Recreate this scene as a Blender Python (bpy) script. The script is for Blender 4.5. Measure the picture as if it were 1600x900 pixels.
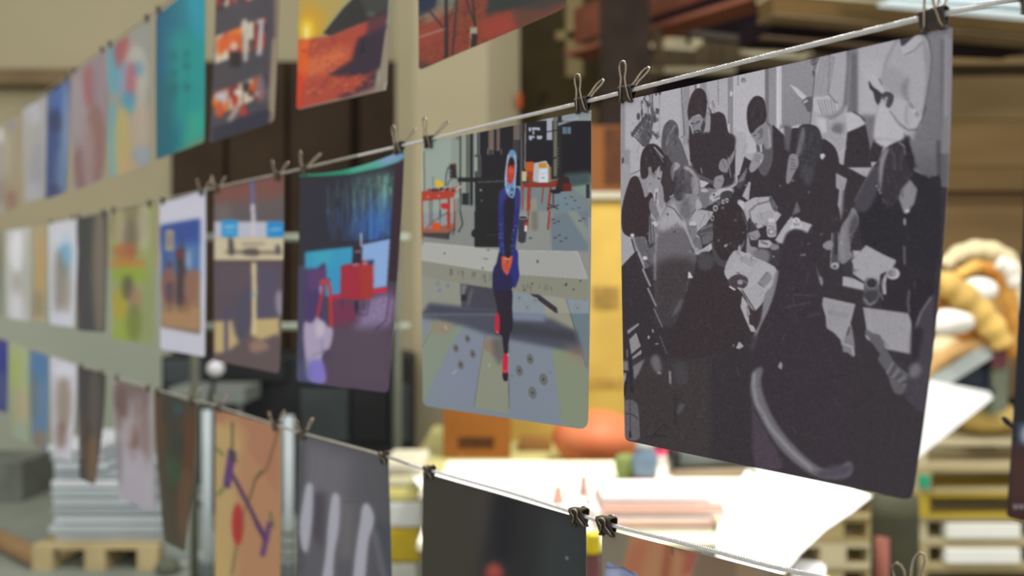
import bpy, bmesh, math, random
import numpy as np
from mathutils import Vector, Matrix, noise as mnoise

for o in list(bpy.data.objects): bpy.data.objects.remove(o)
scene = bpy.context.scene

# ---------------------------------------------------------------- camera, world, lights, exposure
FPX, CAMZ = 1300.0, 1.8
cam_data = bpy.data.cameras.new('camera'); cam = bpy.data.objects.new('camera', cam_data); scene.collection.objects.link(cam)
cam.location = (0, 0, CAMZ); cam.rotation_euler = (math.radians(90), 0, 0)
cam_data.sensor_width = 36.0; cam_data.lens = FPX / 1600 * 36; cam_data.clip_start = .01
cam_data.dof.use_dof = True; cam_data.dof.focus_distance = .67; cam_data.dof.aperture_fstop = 3.6
scene.camera = cam

world = bpy.data.worlds.new('world'); scene.world = world; world.use_nodes = True
world.node_tree.nodes['Background'].inputs[0].default_value = (1.0, .98, .95, 1)
world.node_tree.nodes['Background'].inputs[1].default_value = .95

def area(name, loc, size, energy, col=(1, 1, 1), aim=None):
    l = bpy.data.lights.new(name, 'AREA'); l.shape = 'RECTANGLE'; l.size, l.size_y = size; l.energy = energy; l.color = col
    o = bpy.data.objects.new(name, l); scene.collection.objects.link(o); o.location = loc
    if aim is not None: o.rotation_euler = (Vector(aim) - Vector(loc)).to_track_quat('-Z', 'Y').to_euler()
    return o
area('table_fill_light', (.75, 3.0, 3.3), (2.2, .5), 95, (1, .99, .93), (.6, 3.0, 1.0))  # unseen area light added to brighten the white table
area('pallet_area_light', (2.6, 2.6, 4.2), (2.0, .6), 45, (1, .97, .9), (2.4, 4.3, 1.0))  # area light aimed at the pallet stacks
area('hall_light', (-2.5, 2.5, 5.2), (3, 2), 60, (1, 1, .97), (-2.8, 6.5, .5))

scene.view_settings.view_transform = 'Standard'; scene.view_settings.look = 'None'
scene.view_settings.gamma = 1.0; scene.view_settings.use_curve_mapping = False
scene.view_settings.exposure = 0.0

# ---------------------------------------------------------------- helpers
def lin(c): return tuple((v / 255 / 12.92) if v / 255 <= .04045 else ((v / 255 + .055) / 1.055) ** 2.4 for v in c)
_mats = {}
def mat(name, rgb, rough=.7, var=.12, scale=3., spec=.3, metal=0., emit=0., bump=0., rgb2=None, stretch=(1, 1, 1)):
    """procedural surface: colour varied by noise in object space"""
    if name in _mats: return _mats[name]
    m = bpy.data.materials.new(name); m.use_nodes = True; nt = m.node_tree; b = nt.nodes['Principled BSDF']
    tc = nt.nodes.new('ShaderNodeTexCoord'); mp = nt.nodes.new('ShaderNodeMapping'); mp.inputs['Scale'].default_value = stretch
    nz = nt.nodes.new('ShaderNodeTexNoise'); nz.inputs['Scale'].default_value = scale; nz.inputs['Detail'].default_value = 4
    rp = nt.nodes.new('ShaderNodeValToRGB'); c = lin(rgb); c2 = lin(rgb2) if rgb2 else tuple(v * (1 - var) for v in c)
    c1 = c if rgb2 else tuple(min(1, v * (1 + var)) for v in c)
    rp.color_ramp.elements[0].position = .35; rp.color_ramp.elements[1].position = .65
    rp.color_ramp.elements[0].color = (*c2, 1); rp.color_ramp.elements[1].color = (*c1, 1)
    nt.links.new(tc.outputs['Object'], mp.inputs[0]); nt.links.new(mp.outputs[0], nz.inputs[0]); nt.links.new(nz.outputs[0], rp.inputs[0]); nt.links.new(rp.outputs[0], b.inputs['Base Color'])
    b.inputs['Roughness'].default_value = rough; b.inputs['Metallic'].default_value = metal; b.inputs['Specular IOR Level'].default_value = spec
    if emit: b.inputs['Emission Color'].default_value = (*c, 1); b.inputs['Emission Strength'].default_value = emit
    if bump:
        bp = nt.nodes.new('ShaderNodeBump'); bp.inputs['Strength'].default_value = bump; bp.inputs['Distance'].default_value = .01
        nt.links.new(nz.outputs[0], bp.inputs['Height']); nt.links.new(bp.outputs[0], b.inputs['Normal'])
    _mats[name] = m; return m

class MB:
    """collects shapes and links them as ONE mesh object"""
    def __init__(s): s.v = []; s.f = []; s.smooth = []
    def add(s, vs, fs, sm=False):
        n = len(s.v); s.v += [tuple(v) for v in vs]; s.f += [tuple(i + n for i in f) for f in fs]; s.smooth += [sm] * len(fs); return s
    def box(s, lo, hi, m=None):
        (a, b, c), (d, e, f) = lo, hi
        vs = [Vector(p) for p in ((a, b, c), (d, b, c), (d, e, c), (a, e, c), (a, b, f), (d, b, f), (d, e, f), (a, e, f))]
        if m is not None: vs = [m @ v for v in vs]
        return s.add(vs, [(0, 3, 2, 1), (4, 5, 6, 7), (0, 1, 5, 4), (1, 2, 6, 5), (2, 3, 7, 6), (3, 0, 4, 7)])
    def prism(s, poly, z0, z1, m=None):
        n = len(poly); vs = [Vector((x, y, z0)) for x, y in poly] + [Vector((x, y, z1)) for x, y in poly]
        if m is not None: vs = [m @ v for v in vs]
        return s.add(vs, [tuple(range(n - 1, -1, -1)), tuple(range(n, 2 * n))] + [(i, (i + 1) % n, n + (i + 1) % n, n + i) for i in range(n)])
    def tube(s, pts, r, n=8, closed=False):
        pts = [Vector(p) for p in pts]; L = len(pts); rings = []; up = None
        for i, p in enumerate(pts):
            a = pts[(i - 1) % L] if (closed or i) else p; b = pts[(i + 1) % L] if (closed or i < L - 1) else p
            t = (b - a).normalized()
            if up is None: up = t.orthogonal().normalized()
            up = (up - t * up.dot(t)); up = up.normalized() if up.length > 1e-6 else t.orthogonal().normalized()
            w = t.cross(up); rr = r[i] if isinstance(r, (list, tuple)) else r
            rings.append([p + (up * math.cos(2 * math.pi * k / n) + w * math.sin(2 * math.pi * k / n)) * rr for k in range(n)])
        vs = [v for g in rings for v in g]; fs = []
        for i in range(L if closed else L - 1):
            j = (i + 1) % L
            for k in range(n): fs.append((i * n + k, i * n + (k + 1) % n, j * n + (k + 1) % n, j * n + k))
        if not closed: fs += [tuple(range(n - 1, -1, -1)), tuple(range((L - 1) * n, L * n))]
        return s.add(vs, fs, True)
    def lathe(s, prof, n=24, m=None):
        vs = []; fs = []
        for r, z in prof:
            for k in range(n):
                v = Vector((r * math.cos(2 * math.pi * k / n), r * math.sin(2 * math.pi * k / n), z)); vs.append(m @ v if m is not None else v)
        for i in range(len(prof) - 1):
            for k in range(n): fs.append((i * n + k, i * n + (k + 1) % n, (i + 1) * n + (k + 1) % n, (i + 1) * n + k))
        fs += [tuple(range(n - 1, -1, -1)), tuple(range((len(prof) - 1) * n, len(prof) * n))]
        return s.add(vs, fs, True)
    def build(s, name, m, parent=None, origin=None, bevel=0):
        me = bpy.data.meshes.new(name); vs = s.v
        if origin is not None: vs = [(v[0] - origin[0], v[1] - origin[1], v[2] - origin[2]) for v in vs]
        me.from_pydata(vs, [], s.f); me.polygons.foreach_set('use_smooth', s.smooth); me.materials.append(m); me.update()
        o = bpy.data.objects.new(name, me); scene.collection.objects.link(o)
        if origin is not None: o.location = origin
        if parent is not None: o.parent = parent
        if bevel:
            b = o.modifiers.new('bevel', 'BEVEL'); b.width = bevel; b.segments = 2
        return o
def tag(o, label, cat, group=None, kind=None):
    if label: o['label'] = label
    if cat: o['category'] = cat
    if group: o['group'] = group
    if kind: o['kind'] = kind
    return o
def thing(name, loc, label, cat, group=None, rz=0):
    o = bpy.data.objects.new(name, None); scene.collection.objects.link(o); o.empty_display_size = .05
    o.location = loc; o.rotation_euler = (0, 0, rz); return tag(o, label, cat, group)
def struct(o): o['kind'] = 'structure'; return o
def W(px, py, Y): return Vector(((px - 800) / FPX * Y, Y, CAMZ + (450 - py) / FPX * Y))
def X_(px, Y): return (px - 800) / FPX * Y
def Z_(py, Y): return CAMZ + (450 - py) / FPX * Y
def pbox(mb, x0, y0, x1, y1, Y, d):
    return mb.box((X_(x0, Y), Y, Z_(y1, Y)), (X_(x1, Y), Y + d, Z_(y0, Y)))
def bar(mb, a, b, h, t):
    """square bar from a to b: h high, t thick"""
    a, b = Vector(a), Vector(b); d = (b - a); L = d.length; x = d.normalized(); y = Vector((0, 0, 1)).cross(x).normalized(); z = x.cross(y)
    m = Matrix((( x.x, y.x, z.x, a.x), (x.y, y.y, z.y, a.y), (x.z, y.z, z.z, a.z), (0, 0, 0, 1)))
    return mb.box((0, -t / 2, -h / 2), (L, t / 2, h / 2), m)
# ================================================================ STRUCTURE
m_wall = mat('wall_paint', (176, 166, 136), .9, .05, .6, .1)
m_wall_low = mat('wall_paint_green', (166, 172, 156), .9, .05, .8, .1)
m_floor = mat('concrete_floor', (134, 140, 128), .6, .12, 1.5, .3)
m_brown = mat('door_brown', (60, 46, 32), .7, .15, 2, .2)
m_rust = mat('red_oxide_steel', (110, 62, 42), .7, .2, 4, .3)
m_darksteel = mat('dark_steel', (50, 38, 31), .7, .25, 4, .2)
m_void = mat('deck_dark', (34, 25, 30), .9, .2, 2, .1)
m_tan = mat('tan_board', (104, 82, 46), .8, .15, 2, .2)
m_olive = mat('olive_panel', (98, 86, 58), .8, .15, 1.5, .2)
m_cream = mat('cream_paint', (196, 184, 150), .6, .06, 3, .3)

struct(MB().box((-15, -2, -.1), (9, 12, 0)).build('floor', m_floor))
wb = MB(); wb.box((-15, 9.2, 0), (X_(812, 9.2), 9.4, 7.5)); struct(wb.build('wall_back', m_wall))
struct(MB().box((X_(-1000, 9.1), 9.1, 0), (X_(272, 9.1), 9.2, Z_(420, 9.1))).build('trim_1', m_wall_low))
tb = MB(); tb.box((-14.9, 8.95, Z_(134, 9)), (X_(128, 9), 9.2, Z_(108, 9))); struct(tb.build('trim_2', mat('trim_brown', (124, 106, 78), .8, .1, 2, .2), None, None, .02))
# wide shutter door: sheets between dark joints
dr = MB(); pbox(dr, 268, 96, 646, 710, 9.12, .08); door = struct(dr.build('door_1', mat('door_joint', (44, 34, 25), .8, .2, 2, .1)))
for (xa, xb) in ((268, 352), (354, 448), (450, 550), (561, 646)):
    q = MB(); q.box((X_(xa + 2, 9.06), 9.06, .02), (X_(xb - 2, 9.06), 9.13, Z_(99, 9.06))); q.build('door_panel', m_brown, door, None, .01)
# pier right of the door, three faces
pr = MB(); pr.prism([(X_(612, 7.2), 7.45), (X_(648, 7.0), 7.0), (X_(762, 7.0), 7.0), (X_(812, 7.3), 7.3), (X_(812, 7.3), 9.3), (X_(612, 7.2), 9.3)], 0, 7.5); struct(pr.build('trim_3', m_wall))
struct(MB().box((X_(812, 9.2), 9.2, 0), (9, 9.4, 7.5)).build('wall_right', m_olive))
# dark deck overhead on the right
dk = MB(); pbox(dk, 985, -160, 1500, 62, 7.6, 1.5); struct(dk.build('ceiling', m_void))

def beam(name, a, b, h, t, m, label, cat='beam', parts=None):
    o = MB(); bar(o, a, b, h, t); return tag(o.build(name, m, None, None, .004), label, cat)
def along(px, py, k0=7 * 1180): return W(px, py, k0 / (px + 250))      # depth of a line running parallel to the cables
rb = thing('steel_beam', along(930, 40), 'rust-red steel beam running overhead from dark post', 'beam'); rb_i = rb.location.copy()
for nm, a, b, h, t, mm in (('web', along(900, 42), along(1420, -150), .30, .05, m_rust), ('flange', along(900, 88), along(1420, -66), .035, .26, mat('flange_rust', (140, 84, 60), .6, .15, 5, .3))):
    o = MB(); bar(o, a, b, h, t); p = o.build(nm, mm, rb); p.matrix_parent_inverse = Matrix.Translation(-rb_i)
def child(mb, name, m, par, bevel=0):
    o = mb.build(name, m, par, None, bevel); o.matrix_parent_inverse = (Matrix.Translation(par.location) @ Matrix.Rotation(par.rotation_euler.z, 4, 'Z')).inverted(); return o
post = thing('steel_post', (X_(975, 6.0), 6.0, 0), 'dark brown steel post standing below rust-red beam', 'post')
for nm, xa, xb, d in (('flange', 942, 956, .22), ('web', 956, 1000, .1), ('flange', 1000, 1016, .22)):
    child(MB().box((X_(xa, 6), 6.0, 0), (X_(xb, 6), 6.0 + d, Z_(-60, 6))), nm, m_darksteel, post)
child(MB().box((X_(936, 6), 5.97, Z_(150, 6)), (X_(1022, 6), 6.25, Z_(128, 6))), 'base_collar', m_darksteel, post)
tag(MB().box((X_(868, 8), 8.0, Z_(62, 8)), (X_(938, 8), 8.1, Z_(48, 8))).box((X_(884, 8), 8.0, Z_(120, 8)), (X_(911, 8), 8.12, Z_(-60, 8))).build('wall_bracket', m_cream and mat('bracket_paint', (150, 134, 92), .7, .08, 3, .2), None, None, .01), 'cream T-shaped bracket on olive wall left of dark post', 'bracket')
# upper gallery seen between post and big print
gal = thing('gallery_front', (X_(1120, 7.5), 7.5, 0), 'brown panelled gallery front under the dark deck', 'gallery')
xs = [985, 1069, 1081, 1113, 1127, 1240, 1330, 1420]
for a, b in zip(xs[:-1], xs[1:]):
    child(MB().box((X_(a + 1, 7.5), 7.5, Z_(106, 7.5)), (X_(b - 1, 7.5), 7.56, Z_(62, 7.5))), 'panel', mat('gallery_brown', (102, 88, 66), .8, .1, 2, .2), gal)
child(MB().box((X_(985, 7.5), 7.57, Z_(140, 7.5)), (X_(1500, 7.5), 7.66, Z_(60, 7.5))), 'backing', m_void, gal)
child(MB().box((X_(985, 7.4), 7.4, Z_(113, 7.4)), (X_(1150, 7.4), 7.5, Z_(105, 7.4))), 'ledge', m_cream, gal)
ob = MB().box((X_(1000, 7.45), 7.44, Z_(82, 7.45)), (X_(1022, 7.45), 7.5, Z_(70, 7.45))); child(ob, 'vent', m_void, gal)
m_lamp = mat('lamp_housing', (206, 192, 156), .5, .04, 5, .3, emit=.12)
for (xa, ya, xb, yb, Y, lb) in ((990, 64, 1090, 70, 6.9, 'pale batten lamp nearest the dark post'), (1164, 77, 1262, 84, 6.9, 'pale batten lamp just above the twisted cable')):
    t = thing('ceiling_lamp', W(xa, ya, Y), lb, 'lamp', None)
    o = MB(); bar(o, W(xa, ya, Y), W(xb, yb, Y + .2), .05, .16); child(o, 'housing', m_lamp, t, .008)
    o = MB(); bar(o, W(xa + 4, ya + 6, Y), W(xb - 4, yb + 6, Y + .2), .02, .05); child(o, 'tube', mat('lamp_tube', (214, 204, 176), .4, .02, 5, .3, emit=.3), t)
    for hx, hy in ((xa + 14, ya), (xb - 14, yb)): child(MB().tube([W(hx, hy, Y), W(hx, 48, Y)], .02, 6), 'hanger', m_darksteel, t)
o = MB(); bar(o, W(1000, 45, 7.2), W(1440, 96, 7.4), .045, .12); tag(o.build('conduit', mat('grey_conduit', (92, 86, 76), .5, .1, 5, .3)), 'grey conduit crossing under the dark deck', 'conduit')
# hanging rods by the post
hr = thing('hanging_rod', W(1030, 60, 6.3), 'thin brown rods hanging in front of gallery', 'rod')
for dx, y1 in ((0, 128), (5, 122), (-6, 135)):
    child(MB().tube([W(1028 + dx, 46, 6.3), W(1030 + dx, 90, 6.3), W(1027 + dx * 1.6, y1, 6.3)], .013, 6), 'rod', mat('rod_brown', (104, 86, 60), .6, .2, 5, .3), hr)
# frontal beams at top right
def fr(px, py, Y0=5.0): return W(px, py, Y0 * 4400 / (5600 - px))
tbm = thing('roof_beam', fr(1300, 20), 'tan box beam with cream edge at top right', 'beam')
for nm, a, b, h, t, mm in (('body', (1196, 13), (1900, 74), .10, .16, m_tan), ('edge', (1196, -4), (1900, 57), .022, .2, m_cream), ('lower_edge', (1196, 29), (1900, 93), .012, .18, mat('edge_brown', (128, 108, 78), .6, .1, 4, .3))):
    o = MB(); bar(o, fr(*a), fr(*b), h, t); child(o, nm, mm, tbm)
lamp = thing('strip_lamp', fr(1500, 6, 4.7), 'long cool white strip lamp at top right edge', 'lamp')
for nm, a, b, h, mm in (('housing', (1340, -12), (1900, 39), .05, mat('strip_housing', (120, 132, 128), .5, .05, 5, .3)), ('tube', (1350, -8), (1900, 33), .016, mat('strip_tube', (226, 240, 246), .4, 0, 5, .3, emit=.7)), ('tube', (1380, 5), (1900, 54), .012, mat('strip_tube2', (220, 236, 240), .4, 0, 5, .3, emit=.5))):
    o = MB(); bar(o, fr(*a, 4.7), fr(*b, 4.7), h, .05 if nm == 'housing' else .09); child(o, nm, mm, lamp)
o = MB(); bar(o, fr(1180, 46, 5.3), fr(1600, 66, 5.3), .14, .4); tag(o.build('lintel', m_void), 'dark lintel behind the tan box beam', 'lintel')
o = MB(); bar(o, fr(1190, 59, 5.08), fr(1440, 80, 5.08), .014, .06); tag(o.build('thin_pipe', mat('pipe_brown', (98, 78, 56), .6, .1, 4, .3)), 'thin brown pipe along the dark lintel', 'pipe')

# timber partition upper right
pt = thing('timber_partition', (X_(1600, 6.5), 6.5, 0), 'tan timber partition with dark slot right of the black-and-white print', 'partition')
yy = [-120, 40, 92, 104, 122, 190, 262, 300, 322, 400, 470, 620]
cl = [(70, 56, 42), (58, 46, 34), (134, 112, 76), (60, 48, 32), (128, 106, 70), (124, 100, 64), (118, 94, 60), (104, 82, 54), (122, 98, 64), (110, 90, 62), (112, 92, 66)]
for i, (a, b) in enumerate(zip(yy[:-1], yy[1:])):
    dd = .04 if i in (2, 4, 5, 6, 8, 9, 10) else .12
    child(MB().box((X_(1380, 6.5), 6.4 + dd, Z_(b, 6.5) + .004), (X_(2050, 6.5), 6.6, Z_(a, 6.5) - .004)), 'plank', mat('plank_%d' % i, cl[i], .8, .16, 2.5, .2, stretch=(.3, 1, 2)), pt)
child(MB().box((X_(1385, 6.6), 6.6, 0), (X_(2045, 6.6), 6.7, Z_(-120, 6.6))), 'backing', m_brown, pt)

# ================================================================ BACKGROUND THINGS
# dark machine cabinets in front of door
m_blk = mat('black_metal', (28, 30, 32), .5, .3, 2, .3); m_blk2 = mat('slate_metal', (58, 64, 66), .5, .2, 2, .3)
cb = thing('machine_cabinet', (X_(440, 6.6), 6.6, 0), 'black machine cabinet standing in front of brown shutter', 'cabinet')
child(MB().box((X_(252, 6.6), 6.6, 0), (X_(640, 6.6), 7.3, Z_(556, 6.6))), 'body', m_blk, cb, .01)
for a, b, c, d, mm in ((258, 562, 320, 600, m_blk2), (330, 560, 448, 596, m_blk), (470, 606, 545, 690, m_blk2), (552, 612, 606, 690, m_blk), (612, 600, 640, 690, m_blk2), (470, 562, 606, 600, m_blk)):
    q = MB(); q.box((X_(a, 6.58), 6.56, Z_(d, 6.58)), (X_(c, 6.58), 6.6, Z_(b, 6.58))); child(q, 'door_panel', mm, cb, .006)
tag(MB().box((X_(262, 6.1), 6.1, Z_(632, 6.1)), (X_(382, 6.1), 6.5, Z_(606, 6.1))).box((X_(270, 6.15), 6.15, 0), (X_(276, 6.15), 6.2, Z_(632, 6.15))).box((X_(370, 6.15), 6.15, 0), (X_(376, 6.15), 6.2, Z_(632, 6.15))).build('side_table', mat('pale_grey', (118, 124, 118), .6, .1, 3, .3), None, None, .01), 'pale grey side table before the black cabinet', 'table')
# rail rack
m_rail = mat('rail_paint', (142, 150, 136), .4, .08, 6, .4)
rk = thing('rail_rack', (X_(460, 4.4), 4.4, 0), 'pale green pipe rack with two rails behind the middle prints', 'rack')
for y in (371, 510): child(MB().tube([W(302, y, 4.4), W(640, y, 4.4)], .019, 10), 'rail', m_rail, rk)
for x in (304, 621): child(MB().tube([(X_(x, 4.4), 4.4, 0), W(x, 352, 4.4)], .022, 10), 'post', mat('rack_post', (84, 86, 74), .5, .1, 6, .3), rk)
for x in (304, 621): child(MB().box((X_(x, 4.4) - .04, 4.1, 0), (X_(x, 4.4) + .04, 4.7, .03)), 'foot', m_rail, rk, .005)
# white poles
m_white = mat('white_plastic', (182, 192, 196), .5, .06, 4, .3); m_ball = mat('ball_white', (206, 206, 210), .4, .04, 4, .4)
for xa, xb, top, bot, lab, Y in ((314, 333, 640, 866, 'pale grey pole topped by white ball, left of the floral print', 4.9), (440, 461, 650, 838, 'white tube post between floral and grey striped prints', 4.9)):
    c = (xa + xb) / 2; t = thing('white_pole', (X_(c, Y), Y, 0), lab, 'pole')
    r = (xb - xa) / 2 * Y / FPX * .8
    child(MB().tube([(X_(c, Y), Y, .03), (X_(c, Y), Y, Z_(top, Y))], r, 14), 'tube', m_white, t)
    child(MB().lathe([(r * 3, 0), (r * 3.1, .03), (r * 1.6, .1), (r * 1.3, .18)], 20, Matrix.Translation((X_(c, Y), Y, 0))), 'foot', mat('pole_foot', (70, 76, 76), .6, .2, 4, .3), t)
    if top == 640:
        child(MB().tube([(X_(c, Y), Y, Z_(646, Y)), W(337, 584, Y)], .014, 8), 'stem', m_blk, t)
        R = 13 * Y / FPX; child(MB().lathe([(R * math.sin(a), -R * math.cos(a)) for a in [math.pi * i / 12 + .01 for i in range(12)] + [3.13]], 20, Matrix.Translation(W(337, 576, Y))), 'ball', m_ball, t)
    else:
        for yb in (834, 852, 868): child(MB().lathe([(r * 1.4, 0), (r * 1.4, .03)], 16, Matrix.Translation(W(c, yb, Y))), 'ring', mat('ring_grey', (120, 124, 116), .5, .1, 4, .3), t)
# pallet with stacked boards, left
m_wood = mat('pallet_wood', (200, 176, 120), .8, .14, 3, .2, stretch=(.4, 3, 3)); m_woodc = mat('pallet_wood_pale', (214, 200, 160), .8, .1, 3, .2, stretch=(.4, 3, 3))
def pallet(name, loc, w, d, h, label, cat, group=None, m=m_wood, boards=5, rz=0, runners=False):
    t = thing(name, loc, label, cat, group, rz)
    bh = h * .16
    for k in range(boards):
        y = -d / 2 + k * (d - .09) / (boards - 1)
        MB().box((-w / 2, y, h - bh), (w / 2, y + .09, h)).build('deck_board', m, t)
    for k in range(3):
        y = -d / 2 + k * (d - .09) / 2
        if runners: x = -w / 2 + k * (w - .13) / 2; MB().box((x, -d / 2, 0), (x + .13, d / 2, bh)).build('bottom_board', m, t)
        else: MB().box((-w / 2, y, 0), (w / 2, y + .09, bh)).build('bottom_board', m, t)
        for j in range(3):
            x = -w / 2 + j * (w - .13) / 2
            MB().box((x, y, bh), (x + .13, y + .09, h - bh)).build('block', m, t)
    return t
pallet('wooden_pallet', (X_(148, 5.3), 5.7, 0), .80, .8, .16, 'wooden pallet under the stack of pale boards at lower left', 'pallet', None, mat('pallet_left', (188, 170, 128), .8, .14, 3, .2), runners=True)
rr = random.Random(2)
m_sheet = [mat('sheet_%d' % i, c, .5, .06, 2, .3) for i, c in enumerate(((196, 204, 208), (174, 184, 188), (206, 212, 216), (158, 168, 172)))]
for i in range(11):
    w_ = .74 if i < 4 else (.56 if i < 8 else .34)
    x0 = X_(66, 5.3) + rr.uniform(0, .03); z = .16 + i * .058
    tag(MB().box((x0, 5.36 + rr.uniform(0, .04), z), (x0 + w_, 6.0, z + .046)).build('board_pack', m_sheet[i % 4], None, None, .008), 'pale blue-grey board pack, %s in the stack on left pallet' % ('lowest', 'second from bottom', 'third from bottom', 'fourth from bottom', 'fifth from bottom', 'sixth from bottom', 'seventh from bottom', 'eighth from bottom', 'third from the top', 'second from the top', 'topmost')[i], 'board pack', 'board packs stacked on the left pallet')
q = MB(); q.prism([(X_(249, 5.3), .0), (X_(300, 5.3), .0), (X_(262, 5.3), .26), (X_(249, 5.3), .30)], 0, .5, Matrix(((1, 0, 0, 0), (0, 0, 1, 5.35), (0, 1, 0, 0), (0, 0, 0, 1))))
tag(q.build('ramp_wedge', mat('wedge_grey', (150, 158, 152), .7, .1, 3, .2)), 'grey sloping wedge right of the board stack on floor', 'wedge')
q = MB(); bar(q, W(-60, 812, 6.3), W(62, 872, 5.35), .05, .12); tag(q.build('floor_batten', mat('batten_brown', (150, 120, 84), .8, .15, 4, .2)), 'brown wooden batten lying on floor at far left', 'batten')
tag(MB().box((X_(-60, 7), 7.0, 0), (X_(34, 7), 7.5, Z_(762, 7) + .22)).build('floor_crate', mat('crate_grey', (112, 116, 108), .7, .2, 3, .2), None, None, .01), 'dull grey crate on floor at far left', 'crate')
# scraps on floor near pole
for i, (x, y, c) in enumerate(((278, 872, (110, 112, 84)), (300, 880, (176, 178, 168)), (262, 892, (96, 100, 84)))):
    Y = CAMZ * FPX / (y - 450); s = .09
    q = MB(); q.lathe([(s, 0), (s * 1.1, .03), (s * .5, .07), (.01, .08)], 10, Matrix.Translation((X_(x, Y), Y, 0)) @ Matrix.Rotation(i, 4, 'Z') @ Matrix.Diagonal((1.3, .8, 1, 1)))
    tag(q.build('floor_scrap', mat('scrap_%d' % i, c, .8, .3, 12, .2)), ('crumpled olive scrap on floor below the brown-green print', 'crumpled pale scrap on floor beside the ball-topped pole', 'crumpled dark scrap nearest the bottom edge on floor')[i], 'scrap')
# table with white cover
TZ = 1.0
m_cloth = mat('table_cover', (242, 240, 228), .8, .05, 2, .2, rgb2=(236, 234, 196)); m_paper = mat('white_paper', (240, 240, 240), .7, .01, 2, .2)
tb = thing('work_table', (.28, 3.2, 0), 'long work table under a cream cover in background', 'table')
child(MB().prism([(-.30, 2.62), (.88, 2.62), (1.25, 3.86), (-.30, 3.86)], TZ - .03, TZ), 'table_top', m_cloth, tb, .006)
for x in (-.26, .80):
    for y in (2.7, 3.76): child(MB().box((x, y, 0), (x + .05, y + .05, TZ - .03)), 'leg', m_darksteel, tb)
# jumble left of table between prints
for i, (y0, y1, c, lab) in enumerate(((722, 742, (196, 190, 168), 'grey-cream bag, topmost of the stack left of the work table'), (742, 762, (222, 214, 176), 'cream packet second in the stack left of work table'), (762, 784, (214, 204, 130), 'yellowish packet third in the stack left of work table'), (784, 826, (206, 208, 206), 'white carton low in the stack left of work table'), (826, 880, (190, 164, 40), 'yellow carton near bottom of the stack left of work table'), (880, 1000, (196, 198, 190), 'pale carton lowest in the stack left of work table'))):
    Y = 3.5; q = MB(); q.box((X_(598, Y) + .02 * (i % 2), Y, Z_(y1, Y) + .002), (X_(660, Y) - .012 * (i % 3), Y + .3, Z_(y0, Y) - .002)); tag(q.build('packet', mat('packet_%d' % i, c, .6, .1, 6, .3), None, None, .012), lab, 'packet')
tag(MB().box((X_(590, 3.5), 3.45, 0), (X_(668, 3.5), 3.85, Z_(1000, 3.5))).build('plinth', mat('plinth_grey', (120, 124, 116), .8, .1, 3, .2), None, None, .01), 'grey plinth carrying packets left of work table', 'plinth')
# paper stack with pinkish bands on table
for i in range(7):
    q = MB(); z = TZ + i * .016; q.box((X_(935, 2.8) + rr.uniform(-.02, .02), 2.74 + rr.uniform(-.02, .02), z), (X_(1110, 2.8) + rr.uniform(-.04, .04), 3.0, z + .013))
    tag(q.build('folder', mat('folder_%d' % (i % 3), ((232, 224, 222), (214, 168, 152), (236, 214, 206))[i % 3], .7, .05, 5, .2)), ('white', 'dusty pink', 'blush')[i % 3] + ' flat folder, %s in the pile on white table' % ('lowest', 'second from bottom', 'third from bottom', 'middle', 'third from top', 'second from top', 'topmost')[i], 'folder', 'folders piled on the work table')
q = MB(); q.box((X_(1124, 2.9), 2.84, TZ), (X_(1150, 2.9), 2.92, TZ + .02)); tag(q.build('eraser', mat('eraser_red', (196, 120, 100), .7, .1, 5, .2), None, None, .005), 'small red-brown block right of folder pile on table', 'block')
# white sheets lying on the table
def sheet(name, pts, z, m, label, cat='paper', th=.003, wav=.006):
    """sheet through ground points (px,py) at height z"""
    P3 = []
    for x, y in pts:
        Y = (CAMZ - z) * FPX / (y - 450); P3.append((X_(x, Y), Y))
    n = len(P3); vs = [(x, y, z + wav * math.sin(i * 2.1)) for i, (x, y) in enumerate(P3)]
    vs += [(x, y, zz - th) for x, y, zz in vs]
    o = MB().add(vs, [tuple(range(n)), tuple(range(2 * n - 1, n - 1, -1))] + [(i, n + i, n + (i + 1) % n, (i + 1) % n) for i in range(n)]).build(name, m); return tag(o, label, cat)
sheet('poster_sheet', [(1180, 716), (1275, 722), (1362, 773), (1330, 800), (1290, 828), (1250, 862), (1224, 896), (1190, 930), (1120, 868), (1122, 820), (1150, 760)], TZ + .03, m_paper, 'large blank white sheet overhanging right end of work table', 'paper', .004, .004)
sheet('paper_sheet', [(640, 740), (960, 735), (925, 800), (700, 815)], TZ + .004, m_paper, 'white sheet spread over left half of work table', 'paper', .002, .001)
sheet('paper_sheet', [(915, 800), (985, 745), (1010, 800), (960, 840), (900, 838)], TZ + .003, mat('paper_off', (240, 236, 226), .7, .02, 2, .2), 'white sheet under the left end of folder pile', 'paper', .002, .001)
sheet('paper_scrap', [(1238, 884), (1250, 874), (1282, 878), (1290, 886), (1284, 925), (1236, 925)], .95, m_paper, 'small white sheet with rounded corner below the large blank sheet', 'paper', .003, 0)
tag(MB().box((X_(1210, 2.45), 2.36, 0), (X_(1300, 2.45), 2.6, .946)).build('stool', mat('stool_wood', (170, 140, 96), .8, .15, 4, .2), None, None, .006), 'wooden box stool below overhanging white sheet', 'stool')
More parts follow.
